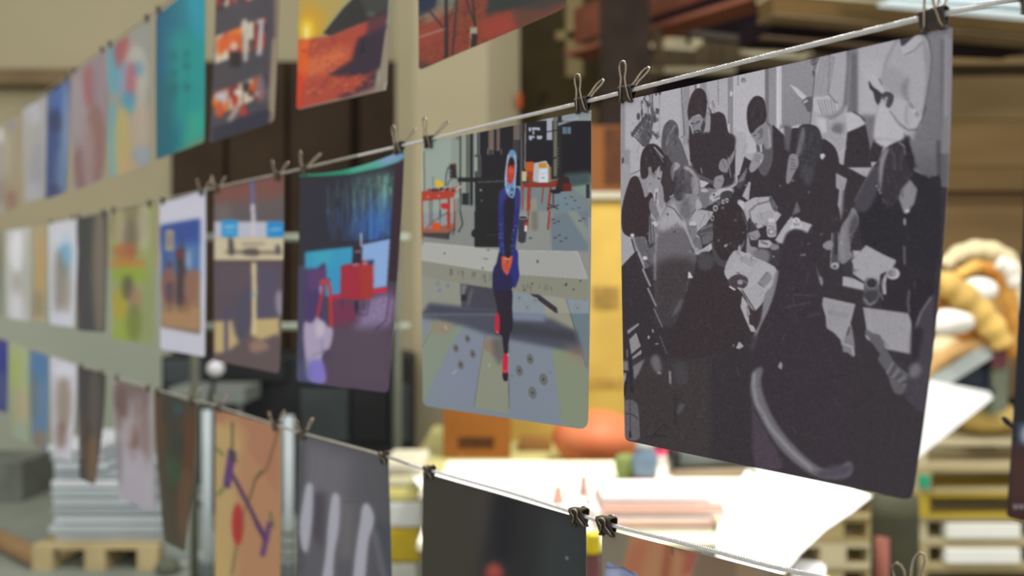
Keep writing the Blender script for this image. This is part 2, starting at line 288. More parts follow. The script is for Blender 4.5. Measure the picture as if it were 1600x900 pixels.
# small figures / pots on table: red-brown knick-knacks
for i, (x, y, h, r, c, lab) in enumerate(((872, 788, .07, .022, (206, 150, 130), 'small pinkish cone ornament on left part of table'), (912, 776, .085, .018, (176, 140, 120), 'slim brown ornament beside pinkish cone on table'), (828, 770, .03, .02, (222, 206, 196), 'low pale ornament farthest left on table'), (922, 790, .05, .02, (196, 186, 180), 'grey-white ornament just above the dark clips'))):
    Y = (CAMZ - TZ) * FPX / (y - 450); q = MB().lathe([(r, 0), (r * 1.1, h * .2), (r * .7, h * .5), (r * .8, h * .7), (r * .4, h * .92), (.001, h)], 14, Matrix.Translation((X_(x, Y), Y, TZ + .004))); tag(q.build('ornament', mat('orn_%d' % i, c, .6, .1, 9, .3)), lab, 'ornament')
def onT(x, y): Y = (CAMZ - TZ) * FPX / (y - 450); return Vector((X_(x, Y), Y, TZ))
p = onT(1008, 752); t = thing('glass_jar', p, 'blue-grey jar with dark red base on work table', 'jar')
child(MB().lathe([(.03, .02), (.05, .03), (.055, .10), (.04, .125), (.036, .14)], 18, Matrix.Translation(p)), 'body', mat('jar_blue', (96, 116, 136), .4, .15, 8, .4), t); child(MB().lathe([(.045, 0), (.045, .025)], 18, Matrix.Translation(p)), 'base', mat('jar_red', (150, 84, 66), .6, .1, 8, .3), t); child(MB().lathe([(.04, .14), (.04, .16)], 18, Matrix.Translation(p)), 'lid', mat('jar_lid', (150, 150, 150), .5, .1, 8, .3), t)
p = onT(978, 748); tag(MB().lathe([(.03, 0), (.045, .03), (.05, .08), (.035, .1)], 14, Matrix.Translation(p)).build('moss_pot', mat('moss', (110, 122, 70), .8, .2, 9, .2)), 'olive green pot left of the blue-grey jar', 'pot')
# grey tube lying, dark end cap
p = onT(1056, 742); t = thing('poster_tube', p + Vector((0, 0, .05)), 'dark grey tube with black end lying on back edge of table', 'tube')
R = .048; axm = Matrix.Translation(p + Vector((0, 0, R + .03))) @ Matrix.Rotation(.12, 4, 'Z') @ Matrix.Rotation(math.radians(90), 4, 'Y')
child(MB().lathe([(R, 0), (R, .34)], 20, axm), 'tube', mat('tube_grey', (92, 98, 96), .6, .1, 6, .3), t); child(MB().lathe([(R * .75, -.03), (R * 1.02, -.025), (R * 1.02, .004)], 20, axm), 'end_cap', mat('cap_black', (22, 22, 24), .4, .1, 6, .3), t)
child(MB().box((p.x - .02, p.y - .05, TZ), (p.x + .36, p.y + .09, TZ + .032)), 'tray', mat('tray_brown', (140, 124, 104), .7, .1, 6, .2), t, .006)
p = onT(1040, 738) + Vector((0, .14, .09)); t2 = thing('tape_roll', p, 'bright pink tape ring behind the grey tube', 'tape'); child(MB().tube([p + Vector((.035 * math.cos(a), 0, .035 * math.sin(a))) for a in [i * math.pi / 10 for i in range(20)]], .012, 8, True), 'ring', mat('tape_pink', (226, 70, 110), .5, .05, 6, .3), t2); child(MB().box((p.x - .04, p.y - .04, TZ), (p.x + .04, p.y + .04, p.z - .046)), 'stand', mat('stand_pale', (220, 206, 200), .6, .05, 6, .3), t2)
p = onT(1140, 735); tag(MB().lathe([(.028, 0), (.034, .07), (.03, .07), (.026, .01)], 16, Matrix.Translation(p + Vector((0, .1, 0)))).build('cup', mat('cup_teal', (110, 184, 180), .5, .06, 6, .3)), 'small teal cup at right end of table back edge', 'cup')
p = onT(1118, 730); tag(MB().lathe([(.02, 0), (.022, .1), (.012, .12)], 14, Matrix.Translation(p + Vector((0, .12, 0)))).build('marker_pot', mat('pot_red', (206, 60, 70), .5, .06, 6, .3)), 'small red pot beside the teal cup', 'pot')
p = onT(1178, 752); tag(MB().lathe([(.016, 0), (.02, .02), (.008, .035)], 12, Matrix.Translation(p + Vector((0, 0, .03)))).build('push_pin', mat('pin_grey', (150, 156, 140), .5, .1, 6, .3)), 'tiny grey knob at corner of large white sheet', 'knob')
q = onT(1074, 772); tag(MB().lathe([(.05, 0), (.055, .012), (.03, .02)], 16, Matrix.Translation(q + Vector((0, .0, 0)))).build('dish', mat('dish_grey', (176, 176, 150), .5, .1, 6, .3)), 'shallow grey dish in front of tray on table', 'dish')
# cardboard boxes and yellow crate behind table
def carton(x0, y0, x1, y1, Y, d, c, label, marks=(), zbot=None):
    zbot = zb + .001 if zbot is None else zbot
    o = thing('cardboard_box', (X_((x0 + x1) / 2, Y), Y, Z_(y1, Y)), label, 'box')
    m = mat('carton_%d_%d' % (x0, y0), c, .8, .1, 3, .2)
    child(MB().box((X_(x0, Y), Y, zbot), (X_(x1, Y), Y + d, Z_(y0, Y))), 'body', m, o, .004)
    for (a, b, cc, dd, col) in marks: child(MB().box((X_(a, Y), Y - .004, max(zbot, Z_(dd, Y))), (X_(cc, Y), Y, Z_(b, Y))), 'print', mat('mark_%d_%d' % (a, b), col, .8, .2, 20, .2), o)
    return o
zb = Z_(729, 4.3)
tag(MB().box((X_(640, 4.3), 4.2, zb - .05), (X_(1030, 4.3), 5.6, zb)).box((X_(650, 4.3), 4.3, 0), (X_(660, 4.3), 4.36, zb - .05)).box((X_(1010, 4.3), 4.3, 0), (X_(1020, 4.3), 4.36, zb - .05)).box((X_(650, 4.3), 5.4, 0), (X_(660, 4.3), 5.46, zb - .05)).box((X_(1010, 4.3), 5.4, 0), (X_(1020, 4.3), 5.46, zb - .05)).build('back_bench', mat('bench_yellow', (196, 190, 128), .7, .08, 3, .2), None, None, .006), 'pale yellow bench behind the work table', 'bench')
carton(692, 600, 798, 731, 4.5, .5, (136, 84, 34), 'orange-brown cardboard box with dark print left on back bench', ((716, 683, 772, 700, (74, 44, 24)), (716, 708, 724, 731, (150, 100, 52)), (770, 706, 776, 731, (150, 84, 30))))
carton(790, 312, 1000, 731, 5.0, .4, (178, 148, 72), 'tall yellow carton between the two large prints', ((926, 448, 968, 484, (134, 108, 52)), (918, 592, 975, 608, (158, 126, 60))))
carton(812, 690, 862, 731, 4.7, .2, (138, 100, 56), 'small brown box beside orange ball on bench', ())
o = thing('orange_ball', W(930, 690, 4.4), 'large orange ball on yellow bench below the gap between prints', 'ball'); R = 70 * 4.4 / FPX
child(MB().lathe([(R * math.sin(a), -R * .62 * math.cos(a)) for a in [math.pi * i / 14 + .01 for i in range(14)] + [3.13]], 26, Matrix.Translation(W(932, 688, 4.4) + Vector((0, .02, .012)))), 'shell', mat('orange_shell', (188, 98, 56), .5, .12, 2, .3, rgb2=(200, 122, 84)), o)
child(MB().lathe([(R * .3, 0), (R * .36, .012)], 18, Matrix.Translation((X_(932, 4.4), 4.42, zb + .001))), 'foot', mat('ball_foot', (176, 86, 54), .5, .1, 4, .3), o)
carton(905, 196, 1010, 300, 5.0, .4, (108, 66, 32), 'open orange-brown box standing on the tall yellow carton', ((944, 200, 1006, 290, (70, 40, 20)),), Z_(300, 5.0))  # dark front patch paints the shade inside the box opening
tag(MB().box((X_(895, 4.95), 4.95, Z_(312, 5.0)), (X_(1012, 4.95), 5.45, Z_(301, 5.0))).build('grey_tray', mat('tray_grey', (160, 156, 138), .6, .08, 4, .3), None, None, .006), 'grey tray between orange-brown box and tall yellow carton', 'tray')
# things on olive wall left of post
tag(MB().box((X_(842, 7.6), 7.6, 0), (X_(935, 7.6), 7.9, Z_(168, 7.6))).build('brown_locker', mat('locker_brown', (92, 76, 52), .7, .15, 2, .2), None, None, .01), 'brown locker against olive wall above the middle print', 'locker')
tag(MB().tube([W(845, 168.5, 7.7), W(845, 150, 7.7), W(850, 144, 7.7), W(855, 152, 7.7)], .02, 6).build('hook', m_darksteel), 'dark hook on top of brown locker', 'hook')
tag(MB().box((X_(809, 7.24), 7.2, Z_(168, 7.2)), (X_(815, 7.24), 7.31, Z_(146, 7.2))).build('orange_sign', mat('sign_orange', (206, 84, 34), .6, .05, 4, .3), None, None, .004), 'small orange plate on the pier corner', 'sign')
# ribbed bottle seen in gap between lower prints
Yb = 1.9; p = Vector((X_(926, Yb), Yb, .95))
t = thing('ribbed_bottle', p, 'bottle with yellow ribbed cap over dark red neck between lower prints', 'bottle')
r = 12.5 * Yb / FPX; zt = Z_(833, Yb); zm = Z_(863, Yb)
prof = []
for k in range(9): z = zm + (zt - zm) * k / 8.; prof += [(r * (1.06 if k % 2 else .98), z - p.z)]
child(MB().lathe(prof + [(r * .8, zt - p.z + .001)], 20, Matrix.Translation(p)), 'cap', mat('cap_yellow', (214, 190, 20), .4, .08, 30, .4), t)
child(MB().lathe([(r * 2.2, 0), (r * 2.2, .1), (r * 1.0, .16), (r * 1.0, zm - p.z - .014), (r * .75, zm - p.z - .002)], 20, Matrix.Translation(p)), 'body', mat('bottle_red', (96, 44, 40), .3, .2, 10, .5), t)
tag(MB().box((p.x - .12, p.y - .12, 0), (p.x + .12, p.y + .12, .95)).build('stand', mat('stand_grey', (150, 146, 130), .7, .1, 4, .2), None, None, .006), 'grey stand hidden under the yellow-capped bottle', 'stand')
# pallet stacks on the right
cols = [mat('pallet_a', (182, 166, 124), .8, .14, 3, .2, stretch=(.4, 3, 3)), mat('pallet_b', (196, 184, 150), .8, .1, 3, .2, stretch=(.4, 3, 3)), mat('pallet_c', (166, 148, 104), .8, .14, 3, .2, stretch=(.4, 3, 3)), mat('pallet_y', (186, 160, 58), .7, .08, 3, .2)]
for i in range(8):
    z = i * .128
    for sx, w, nm in ((2.72, 1.5, 'right'), (1.62, .62, 'left')):
        if sx < 2 and i == 7: continue
        y = 4.6 + rr.uniform(-.02, .02); order = ('lowest', 'second from the floor', 'third from the floor', 'fourth from the floor', 'fifth from the floor', 'sixth from the floor', 'seventh from the floor', 'topmost')[i]
        pallet('wooden_pallet', (sx + rr.uniform(-.015, .015), y, z), w, .8, .126, '%s wooden pallet, %s in the %s stack' % ('bright yellow' if (i == 5 and nm == 'right') else 'pale', order, 'wide right' if nm == 'right' else 'narrow stack left of the wide'), 'pallet', None, cols[3] if (i == 5 and nm == 'right') else cols[(i + (sx < 2)) % 3])
for i in (3, 4):
    z = i * .128
    tag(MB().box((X_(1478, 4.2), 4.19, z + .026), (X_(1594, 4.2), 4.26, z + .1)).build('white_packet', mat('packet_white', (240, 238, 230), .6, .02, 3, .3), None, None, .006), ('lower' if i == 3 else 'upper') + ' white packet pushed into the wide pallet stack', 'packet')
tag(MB().box((X_(1434, 4.2), 4.16, 6 * .128 + .03), (X_(1447, 4.2), 4.22, 6 * .128 + .09)).build('green_tag', mat('tag_green', (50, 160, 120), .6, .05, 3, .3)), 'small green tag on left end of wide pallet stack', 'tag')
# dark olive roll standing in front
Y = 3.3; c = X_(1398, Y); R = 35 * Y / FPX
t = thing('canvas_roll', (c, Y, 0), 'dark olive canvas roll standing below the black-and-white print', 'roll')
child(MB().lathe([(R, 0), (R * 1.01, .5), (R * .99, .9), (R * .97, Z_(774, Y))], 24, Matrix.Translation((c, Y, 0))), 'canvas', mat('olive_canvas', (70, 70, 54), .8, .15, 6, .2), t)
child(MB().lathe([(R * .3, 0), (R * .3, Z_(832, Y))], 14, Matrix.Translation((c - R * .9, Y - R * .75, 0))), 'inner_roll', mat('roll_red', (134, 82, 70), .8, .1, 6, .2), t)
# heap of amber coils and white wads
m_am = mat('amber_coil', (196, 134, 56), .6, .2, 5, .3, rgb2=(222, 176, 90)); m_cr = mat('cream_wad', (226, 210, 168), .8, .08, 4, .2); m_wh = mat('white_wad', (228, 224, 214), .8, .06, 4, .2)
Yh = 4.5
def roll(pts, rpx, m, label, Y=Yh, dy=.0):
    pts = [W(x, y, Y + dy * i) for i, (x, y) in enumerate(pts)]; out = []
    for i in range(len(pts) - 1):
        p0, p1, p2, p3 = pts[max(i - 1, 0)], pts[i], pts[i + 1], pts[min(i + 2, len(pts) - 1)]
        for k in range(5):
            t = k / 5; out.append(.5 * (2 * p1 + (p2 - p0) * t + (2 * p0 - 5 * p1 + 4 * p2 - p3) * t * t + (3 * p1 - p0 - 3 * p2 + p3) * t ** 3))
    out.append(pts[-1]); n = len(out); r = rpx * Y / FPX
    return tag(MB().tube(out, [r * (.72 + .28 * math.sin(math.pi * i / (n - 1)) + .1 * math.sin(i * 1.7)) for i in range(n)], 12).build('fabric_roll', m), label, 'roll')
roll([(1474, 416), (1500, 396), (1535, 390), (1568, 402), (1590, 432), (1598, 490)], 15, m_cr, 'cream roll arching over the top of heap', Yh + .1)
roll([(1496, 432), (1526, 417), (1556, 428), (1576, 462), (1584, 510), (1582, 560)], 12, m_am, 'amber roll just inside the cream arch', Yh - .12)
roll([(1448, 436), (1482, 446), (1516, 474), (1546, 506), (1568, 540)], 22, mat('amber_gold', (216, 178, 98), .6, .18, 5, .3), 'thick golden roll running diagonally through heap', Yh - .32)
roll([(1440, 462), (1466, 470), (1492, 500), (1524, 536), (1562, 552)], 16, mat('amber_deep', (186, 122, 52), .6, .2, 5, .3), 'deep amber roll under the thick golden one', Yh - .2)
roll([(1440, 596), (1470, 566), (1506, 546), (1556, 548)], 16, mat('tan_roll', (176, 140, 88), .7, .15, 5, .3), 'tan roll low at left foot of heap', Yh - .25)
roll([(1560, 410), (1578, 420), (1590, 450)], 13, m_wh, 'short white roll at the upper right of heap', Yh - .25)
def wad(cx, cy, rx, ry, m, label, Y):
    c = W(cx, cy, Y); n = 12; prof = [(max(.001, math.sin(math.pi * i / n)), -math.cos(math.pi * i / n)) for i in range(n + 1)]
    q = MB(); q.lathe(prof, 18, Matrix.Translation(c) @ Matrix.Diagonal((rx * Y / FPX, rx * .8 * Y / FPX, ry * Y / FPX, 1)))
    q.v = [tuple(Vector(v) + Vector((0, 0, 1)) * .018 * mnoise.noise(Vector(v) * 9) + (Vector(v) - c) * .25 * mnoise.noise(Vector(v) * 7 + Vector((cx, 0, 0)))) for v in q.v]
    return tag(q.build('fabric_wad', m), label, 'wad')
wad(1530, 452, 26, 20, m_wh, 'white wad inside the amber arch of heap', Yh - .3)
wad(1486, 504, 32, 20, m_wh, 'white wad at left middle of heap', Yh - .55)
wad(1478, 545, 26, 22, m_cr, 'cream wad below the left white wad', Yh - .2)
wad(1524, 520, 58, 80, mat('heap_core', (168, 128, 72), .8, .2, 4, .2), 'brown core bundle in the middle of heap', Yh + .25)
wad(1540, 650, 60, 26, mat('heap_base', (204, 176, 104), .8, .2, 4, .2), 'yellow-tan bundle at foot of heap on pallets', Yh - .05)
wad(1508, 630, 60, 44, mat('heap_base2', (190, 150, 84), .8, .2, 4, .2), 'ochre bundle under the heap behind white board', Yh + .15)
# white board, grey plank, navy box
def slab(name, pts, Y0s, th, m, label, cat):
    vs = [W(x, y, Y) for (x, y), Y in zip(pts, Y0s)]; n = len(vs); nn = (vs[1] - vs[0]).cross(vs[-1] - vs[0]).normalized() * th
    if nn.y < 0: nn = -nn
    o = MB().add([tuple(v) for v in vs] + [tuple(v + nn) for v in vs], [tuple(range(n)), tuple(range(2 * n - 1, n - 1, -1))] + [(i, n + i, n + (i + 1) % n, (i + 1) % n) for i in range(n)]).build(name, m); return tag(o, label, cat)
slab('white_board', [(1425, 588), (1546, 612), (1552, 622), (1425, 722)], (3.9, 4.0, 4.0, 3.75), .012, m_paper, 'bright white board leaning on pallets right of the big print', 'board')
slab('grey_plank', [(1448, 592), (1535, 540), (1560, 552), (1484, 600)], (4.05, 4.2, 4.2, 4.05), .02, mat('plank_grey', (146, 154, 150), .6, .08, 4, .3), 'grey-white plank slanting above the white board', 'plank')
slab('navy_case', [(1484, 597), (1556, 548), (1562, 606), (1550, 614)], (4.12, 4.25, 4.25, 4.12), .08, mat('navy_case', (26, 34, 50), .5, .2, 4, .3), 'dark navy case wedged behind grey plank', 'case')
slab('teal_panel', [(1552, 570), (1576, 560), (1574, 640), (1552, 648)], (4.2, 4.25, 4.25, 4.2), .05, mat('teal_panel', (112, 118, 98), .6, .15, 4, .3), 'grey-teal panel right of the navy case', 'panel')
slab('plum_patch', [(1553, 548), (1574, 545), (1574, 574), (1553, 576)], (4.18, 4.22, 4.22, 4.18), .02, mat('plum_cloth', (104, 60, 62), .8, .15, 4, .2), 'small plum cloth above the grey-teal panel', 'cloth')
tag(MB().tube([W(1567, 652, .468), W(1573, 659, .468), W(1582, 668, .468)], [.0012, .0018, .001], 8).build('dark_bead', m_blk), 'tiny black bead stuck to edge of print cut by the right frame', 'bead')
# ---------------------------------------------------------------- printed pictures (flat ink on paper)
class Ink:
    """A small painter: fills the picture of one print, colours in 0..255 sRGB."""
    def __init__(s, x0, y0, x1, y1, sc, base):
        s.gray = False; s.x0, s.y0, s.sc = x0, y0, sc
        s.W, s.H = int((x1 - x0) * sc) + 1, int((y1 - y0) * sc) + 1
        s.a = np.zeros((s.H, s.W, 3), np.float32); s.a[:] = s.c(base)
        s.t = (0., 0., 1.)
    def c(s, col):
        if isinstance(col, (int, float)): col = (col + 1, col - 2, col + 4)
        col = np.array(col, np.float32)
        if s.gray: col = col.mean() + (col - col.mean()) * .8
        return col
    def tile(s, ox, oy, k): s.t = (ox, oy, k)
    def pt(s, pts):
        ox, oy, k = s.t
        p = np.array(pts, float)
        return np.stack([(ox + p[:, 0] / k - s.x0) * s.sc, (oy + p[:, 1] / k - s.y0) * s.sc], 1)
    def _box(s, m, r):
        r = int(r)
        if r < 1: return m
        for ax in (0, 1):
            for _ in range(2):
                p = np.pad(m, [(r + 1, r) if a == ax else (0, 0) for a in (0, 1)], 'edge')
                cs = np.cumsum(p, ax, dtype=np.float64)
                if ax == 0: m = (cs[2 * r + 1:] - cs[:-2 * r - 1]) / (2 * r + 1)
                else: m = (cs[:, 2 * r + 1:] - cs[:, :-2 * r - 1]) / (2 * r + 1)
        return m.astype(np.float32)
    def _fill(s, q, col, blur, alpha, grad=None):
        pad = int(blur * s.sc * 1.6) + 2
        xa, xb = max(0, int(q[:, 0].min()) - pad), min(s.W, int(q[:, 0].max()) + pad + 2)
        ya, yb = max(0, int(q[:, 1].min()) - pad), min(s.H, int(q[:, 1].max()) + pad + 2)
        if xb <= xa or yb <= ya: return
        Y = (np.arange(ya, yb) + .5)[:, None]; X = (np.arange(xa, xb) + .5)[None]
        m = np.zeros((yb - ya, xb - xa), bool)
        n = len(q)
        for i in range(n):
            ax, ay = q[i]; bx, by = q[(i + 1) % n]
            if ay == by: continue
            r = (ay > Y) != (by > Y)
            xi = np.where(r, (bx - ax) * (Y - ay) / (by - ay) + ax, -1e9)
            m ^= (X < xi)
        m = s._box(m.astype(np.float32), max(1, round(blur * s.sc * .7))) if blur > 0 else s._box(m.astype(np.float32), 0)
        m = (m * alpha)[..., None]
        v = s.a[ya:yb, xa:xb]
        cc = s.c(col)
        if grad is not None:
            c2, horiz = grad
            lo, hi = (q[:, 0].min(), q[:, 0].max()) if horiz else (q[:, 1].min(), q[:, 1].max())
            f = np.clip(((X if horiz else Y) - lo) / max(hi - lo, 1e-6), 0, 1)
            f = np.broadcast_to(f, m.shape[:2])[..., None]
            cc = cc * (1 - f) + s.c(c2) * f
        s.a[ya:yb, xa:xb] = v * (1 - m) + cc * m
    def poly(s, pts, col, blur=.5, alpha=1., smooth=False, grad=None):
        q = s.pt(pts)
        if smooth:
            n = len(q); out = []
            for i in range(n):
                p0, p1, p2, p3 = q[i - 1], q[i], q[(i + 1) % n], q[(i + 2) % n]
                for t in (0, .25, .5, .75):
                    out.append(.5 * (2 * p1 + (p2 - p0) * t + (2 * p0 - 5 * p1 + 4 * p2 - p3) * t * t + (3 * p1 - p0 - 3 * p2 + p3) * t ** 3))
            q = np.array(out)
        s._fill(q, col, blur, alpha, grad)
    def blob(s, pts, col, blur=.5, alpha=1., grad=None): s.poly(pts, col, blur, alpha, True, grad)
    def rect(s, x0, y0, x1, y1, col, blur=.4, alpha=1., grad=None):
        s.poly([(x0, y0), (x1, y0), (x1, y1), (x0, y1)], col, blur, alpha, False, grad)
    def ell(s, cx, cy, rx, ry, col, blur=.4, alpha=1., rot=0., grad=None):
        t = np.linspace(0, 2 * np.pi, 28, endpoint=False)
        ex, ey = rx * np.cos(t), ry * np.sin(t)
        s.poly(np.stack([cx + ex * np.cos(rot) - ey * np.sin(rot), cy + ex * np.sin(rot) + ey * np.cos(rot)], 1), col, blur, alpha, False, grad)
    def line(s, pts, w, col, blur=.3, alpha=1.):
        """w in tile units"""
        for (ax, ay), (bx, by) in zip(pts[:-1], pts[1:]):
            d = max(math.hypot(bx - ax, by - ay), 1e-6)
            nx, ny = -(by - ay) / d * w / 2, (bx - ax) / d * w / 2
            s.poly([(ax + nx, ay + ny), (bx + nx, by + ny), (bx - nx, by - ny), (ax - nx, ay - ny)], col, blur, alpha)
    def soften(s, r):
        for k in range(3): s.a[..., k] = s._box(s.a[..., k], r * s.sc)
    def grain(s, amp, seed=1, cell=1):
        r = np.random.RandomState(seed)
        n = r.randn(s.H // cell + 1, s.W // cell + 1).astype(np.float32)
        n = np.kron(n, np.ones((cell, cell), np.float32))[:s.H, :s.W]
        s.a += (s._box(n, 1) * amp)[..., None]
    def sample(s, px, py):
        x = np.clip((px - s.x0) * s.sc, 0, s.W - 1.001); y = np.clip((py - s.y0) * s.sc, 0, s.H - 1.001)
        i, j = x.astype(int), y.astype(int); fx, fy = (x - i)[:, None], (y - j)[:, None]
        a = s.a
        c = (a[j, i] * (1 - fx) + a[j, i + 1] * fx) * (1 - fy) + (a[j + 1, i] * (1 - fx) + a[j + 1, i + 1] * fx) * fy
        c = np.clip(c / 255., 0, 1)
        return np.where(c <= .04045, c / 12.92, ((c + .055) / 1.055) ** 2.4)

def art_workshop():
    """black and white photo: people bent over papers round a dark table"""
    P = Ink(930, 0, 1520, 830, 2, 58)
    P.gray = True
    A = lambda: P.tile(960, 40, 4.5)
    B = lambda: P.tile(1220, 40, 4.5)
    C = lambda: P.tile(960, 220, 4.5)
    D = lambda: P.tile(1220, 220, 4.5)
    E = lambda: P.tile(960, 400, 4.5)
    F = lambda: P.tile(1220, 400, 4.5)
    G = lambda: P.tile(960, 580, 4.5)
    H = lambda: P.tile(1220, 580, 4.5)
    dk = (57, 50, 56); dk2 = (62, 50, 54)
    # ---- room behind
    P.tile(0, 0, 1)
    P.poly([(940, 0), (1500, 0), (1500, 330), (1200, 330), (940, 460)], 172, 0)
    A()
    P.rect(40, 500, 75, 1300, 150, 1); P.rect(80, 400, 465, 1100, 182, 1)
    P.line([(215, 430), (222, 640)], 6, 150); P.line([(318, 440), (320, 820)], 5, 150)
    P.rect(484, 380, 530, 900, 150, .8); P.rect(530, 380, 565, 900, 176, .8)
    P.rect(565, 360, 580, 480, 120, .5); P.rect(580, 360, 602, 470, 200, .5); P.rect(602, 360, 650, 640, 150, .5)
    P.rect(650, 330, 800, 900, 178, 1); P.line([(728, 330), (732, 560)], 5, 120)
    P.line([(470, 400), (478, 560), (494, 770)], 6, 95); P.line([(494, 770), (470, 790)], 6, 100)
    P.rect(800, 320, 806, 780, 95, .4); P.rect(806, 320, 845, 920, 142, .6); P.rect(838, 310, 846, 900, 205, .4)
    P.ell(822, 480, 9, 20, 205); P.rect(795, 690, 812, 800, 195); P.rect(846, 260, 1060, 900, 188, .5)
    rr = random.Random(3)
    for k in range(9): P.line([(866, 322 + k * 12), (876, 321 + k * 12)], 6, 90)
    for y in (318, 328, 338, 376, 384, 396): P.line([(892, y), (892 + rr.randint(22, 40), y - 6)], 6, 95)
    P.rect(1060, 230, 1088, 740, 120, .8); P.rect(1088, 230, 1140, 740, 150, .8); P.rect(1140, 230, 1163, 720, 208, .8)
    P.rect(1163, 220, 1290, 800, 152, .6)
    P.line([(1235, 415), (1255, 435)], 16, 205, 1)
    B()
    P.rect(0, 190, 235, 780, 152, 1, 1, (138, False)); P.rect(-10, 190, 6, 700, 200, 1)
    P.poly([(0, 725), (150, 695), (170, 790), (180, 860), (0, 900)], 192, .6)
    P.rect(460, 80, 560, 640, 128, 3); P.rect(490, 200, 545, 620, 108, 4); P.rect(545, 60, 880, 1000, 176, 3)
    P.rect(575, 240, 720, 620, 180, 3); P.rect(560, 630, 680, 900, 120, 4)
    P.poly([(980, 0), (1240, 0), (1230, 1300), (900, 1300), (940, 700)], 134, 4, 1, False, (106, False))
    P.rect(1125, 100, 1180, 1300, 92, 3, .6); P.rect(1150, 60, 1180, 640, 150, 2, .8)
    # ---- dark table and the shadowed lower half
    P.tile(0, 0, 1)
    P.blob([(968, 420), (975, 520), (978, 700), (1425, 800), (1500, 780), (1500, 330), (1400, 300), (1300, 250), (1230, 230), (1150, 290), (1090, 330)], dk, 1)
    P.rect(960, 560, 1110, 760, (66, 58, 60), 8)
    # ---- plant
    A()
    for s0 in range(11):
        x = 190 + rr.randint(-20, 100); y0 = 470 + rr.randint(0, 180)
        P.line([(x, y0), (x + rr.randint(-10, 20), 640), (235, 860)], 6, 88, .3)
    for k in range(46):
        x = rr.randint(195, 310); y = rr.randint(480, 820); P.line([(x, y), (x + rr.randint(-30, 24), y - rr.randint(16, 44))], rr.choice((7, 11, 14)), rr.randint(70, 110), .4)
    for k in range(8): P.line([(205 + k * 3, 850), (125 + k * 14, 760 - k * 18)], 9, 85); P.ell(128 + k * 14, 765 - k * 18, 10, 20, 78)
    for (x, y) in ((248, 650), (285, 660), (240, 700), (320, 462), (170, 640)): P.ell(x, y, 12, 26, 80)
    # ---- standing figures, white clothes (faces out of frame)
    B()
    P.poly([(60, 412), (110, 435), (185, 500), (160, 525), (120, 490)], 196, .5)
    P.blob([(225, 190), (260, 175), (292, 185), (262, 260), (248, 300), (240, 360), (222, 345), (232, 290), (212, 270), (212, 235)], 118, .5)
    P.line([(222, 250), (255, 225)], 7, 70); P.line([(222, 280), (250, 262)], 7, 70); P.line([(235, 345), (228, 320)], 10, 60)
    P.poly([(290, 175), (495, 125), (492, 300), (470, 540), (460, 700), (450, 870), (420, 895), (350, 830), (290, 820), (250, 720), (205, 690), (215, 600), (225, 480), (260, 320)], 172, .7)
    P.poly([(465, 135), (497, 130), (488, 320), (468, 560), (440, 560), (462, 330)], 118, 1.5)
    P.line([(465, 190), (478, 250), (462, 360), (450, 520)], 9, 128, 1.5)
    for k in range(8): P.line([(302 + k * 11, 190 + k * 4), (262 + k * 14, 350), (240 + k * 13, 495)], 4, rr.choice((118, 135, 128)), .5)
    P.line([(345, 190), (340, 330), (335, 470)], 7, 125, 1)
    P.line([(240, 350), (228, 480), (215, 620), (208, 700)], 6, 70, .4)
    P.blob([(225, 515), (300, 505), (345, 490), (395, 545), (400, 590), (330, 640), (290, 640), (240, 605), (222, 590)], 186, 1)
    for k in range(6): P.line([(262 + k * 22, 520), (285 + k * 20, 600), (300 + k * 16, 640)], 8, 132 + 10 * (k % 2), 1)
    P.line([(335, 480), (385, 540), (402, 545)], 9, 110, 1); P.line([(270, 640), (370, 650), (430, 600), (460, 540)], 18, 118, 3)
    P.blob([(360, 700), (440, 690), (430, 760), (380, 770)], 118, 4); P.line([(345, 725), (430, 738)], 10, 110, 2)
    P.blob([(250, 650), (330, 660), (340, 780), (290, 760)], 196, 5); P.line([(330, 660), (340, 790)], 10, 130, 3)
    P.blob([(150, 540), (185, 505), (225, 510), (222, 600), (190, 605), (175, 570)], 96, .5); P.line([(160, 545), (190, 525)], 12, 190)
    # box / laptop behind
    P.poly([(458, 615), (510, 607), (560, 645), (595, 690), (468, 752)], 190, .7); P.line([(505, 606), (560, 635), (592, 672)], 9, 60, .6)
    P.poly([(468, 752), (597, 697), (625, 830), (640, 1000), (440, 1000)], dk, .6)
    # right standing figure
    P.poly([(850, 60), (1000, 30), (1040, 110), (1060, 220), (1055, 330), (1010, 600), (985, 690), (950, 735), (905, 740), (895, 850), (740, 870), (650, 800), (665, 700), (690, 560), (715, 400), (740, 260), (790, 150)], 172, 1)
    P.blob([(1000, 110), (1050, 200), (1060, 330), (1030, 500), (990, 690), (960, 720), (1000, 560), (1020, 350)], 150, 3)
    P.line([(850, 60), (790, 150), (740, 260), (715, 400)], 10, 128, 2.5); P.line([(690, 560), (665, 700), (652, 800)], 10, 120, 2); P.line([(1000, 40), (1042, 110), (1062, 220), (1056, 330), (1012, 600), (985, 690)], 9, 84, 1.5)
    P.blob([(740, 300), (860, 330), (880, 480), (800, 480), (720, 420)], 160, 5)
    P.blob([(905, 360), (890, 460), (905, 540), (880, 540), (850, 430)], 132, 4)
    P.poly([(835, 45), (935, 25), (975, 25), (965, 60), (930, 100), (870, 145), (848, 150), (838, 100)], 66, .8)
    P.poly([(840, 150), (870, 140), (960, 60), (1000, 100), (930, 170), (870, 205), (855, 190)], 184, .8)
    P.line([(870, 207), (940, 175), (1000, 112)], 6, 112, 1)
    P.blob([(760, 590), (850, 700), (905, 738), (960, 720), (1000, 640), (965, 610), (905, 540), (830, 520), (790, 510)], 180, 2)
    P.line([(765, 600), (830, 690), (900, 738), (960, 728), (1000, 650), (1020, 560)], 8, 70, 1.2)
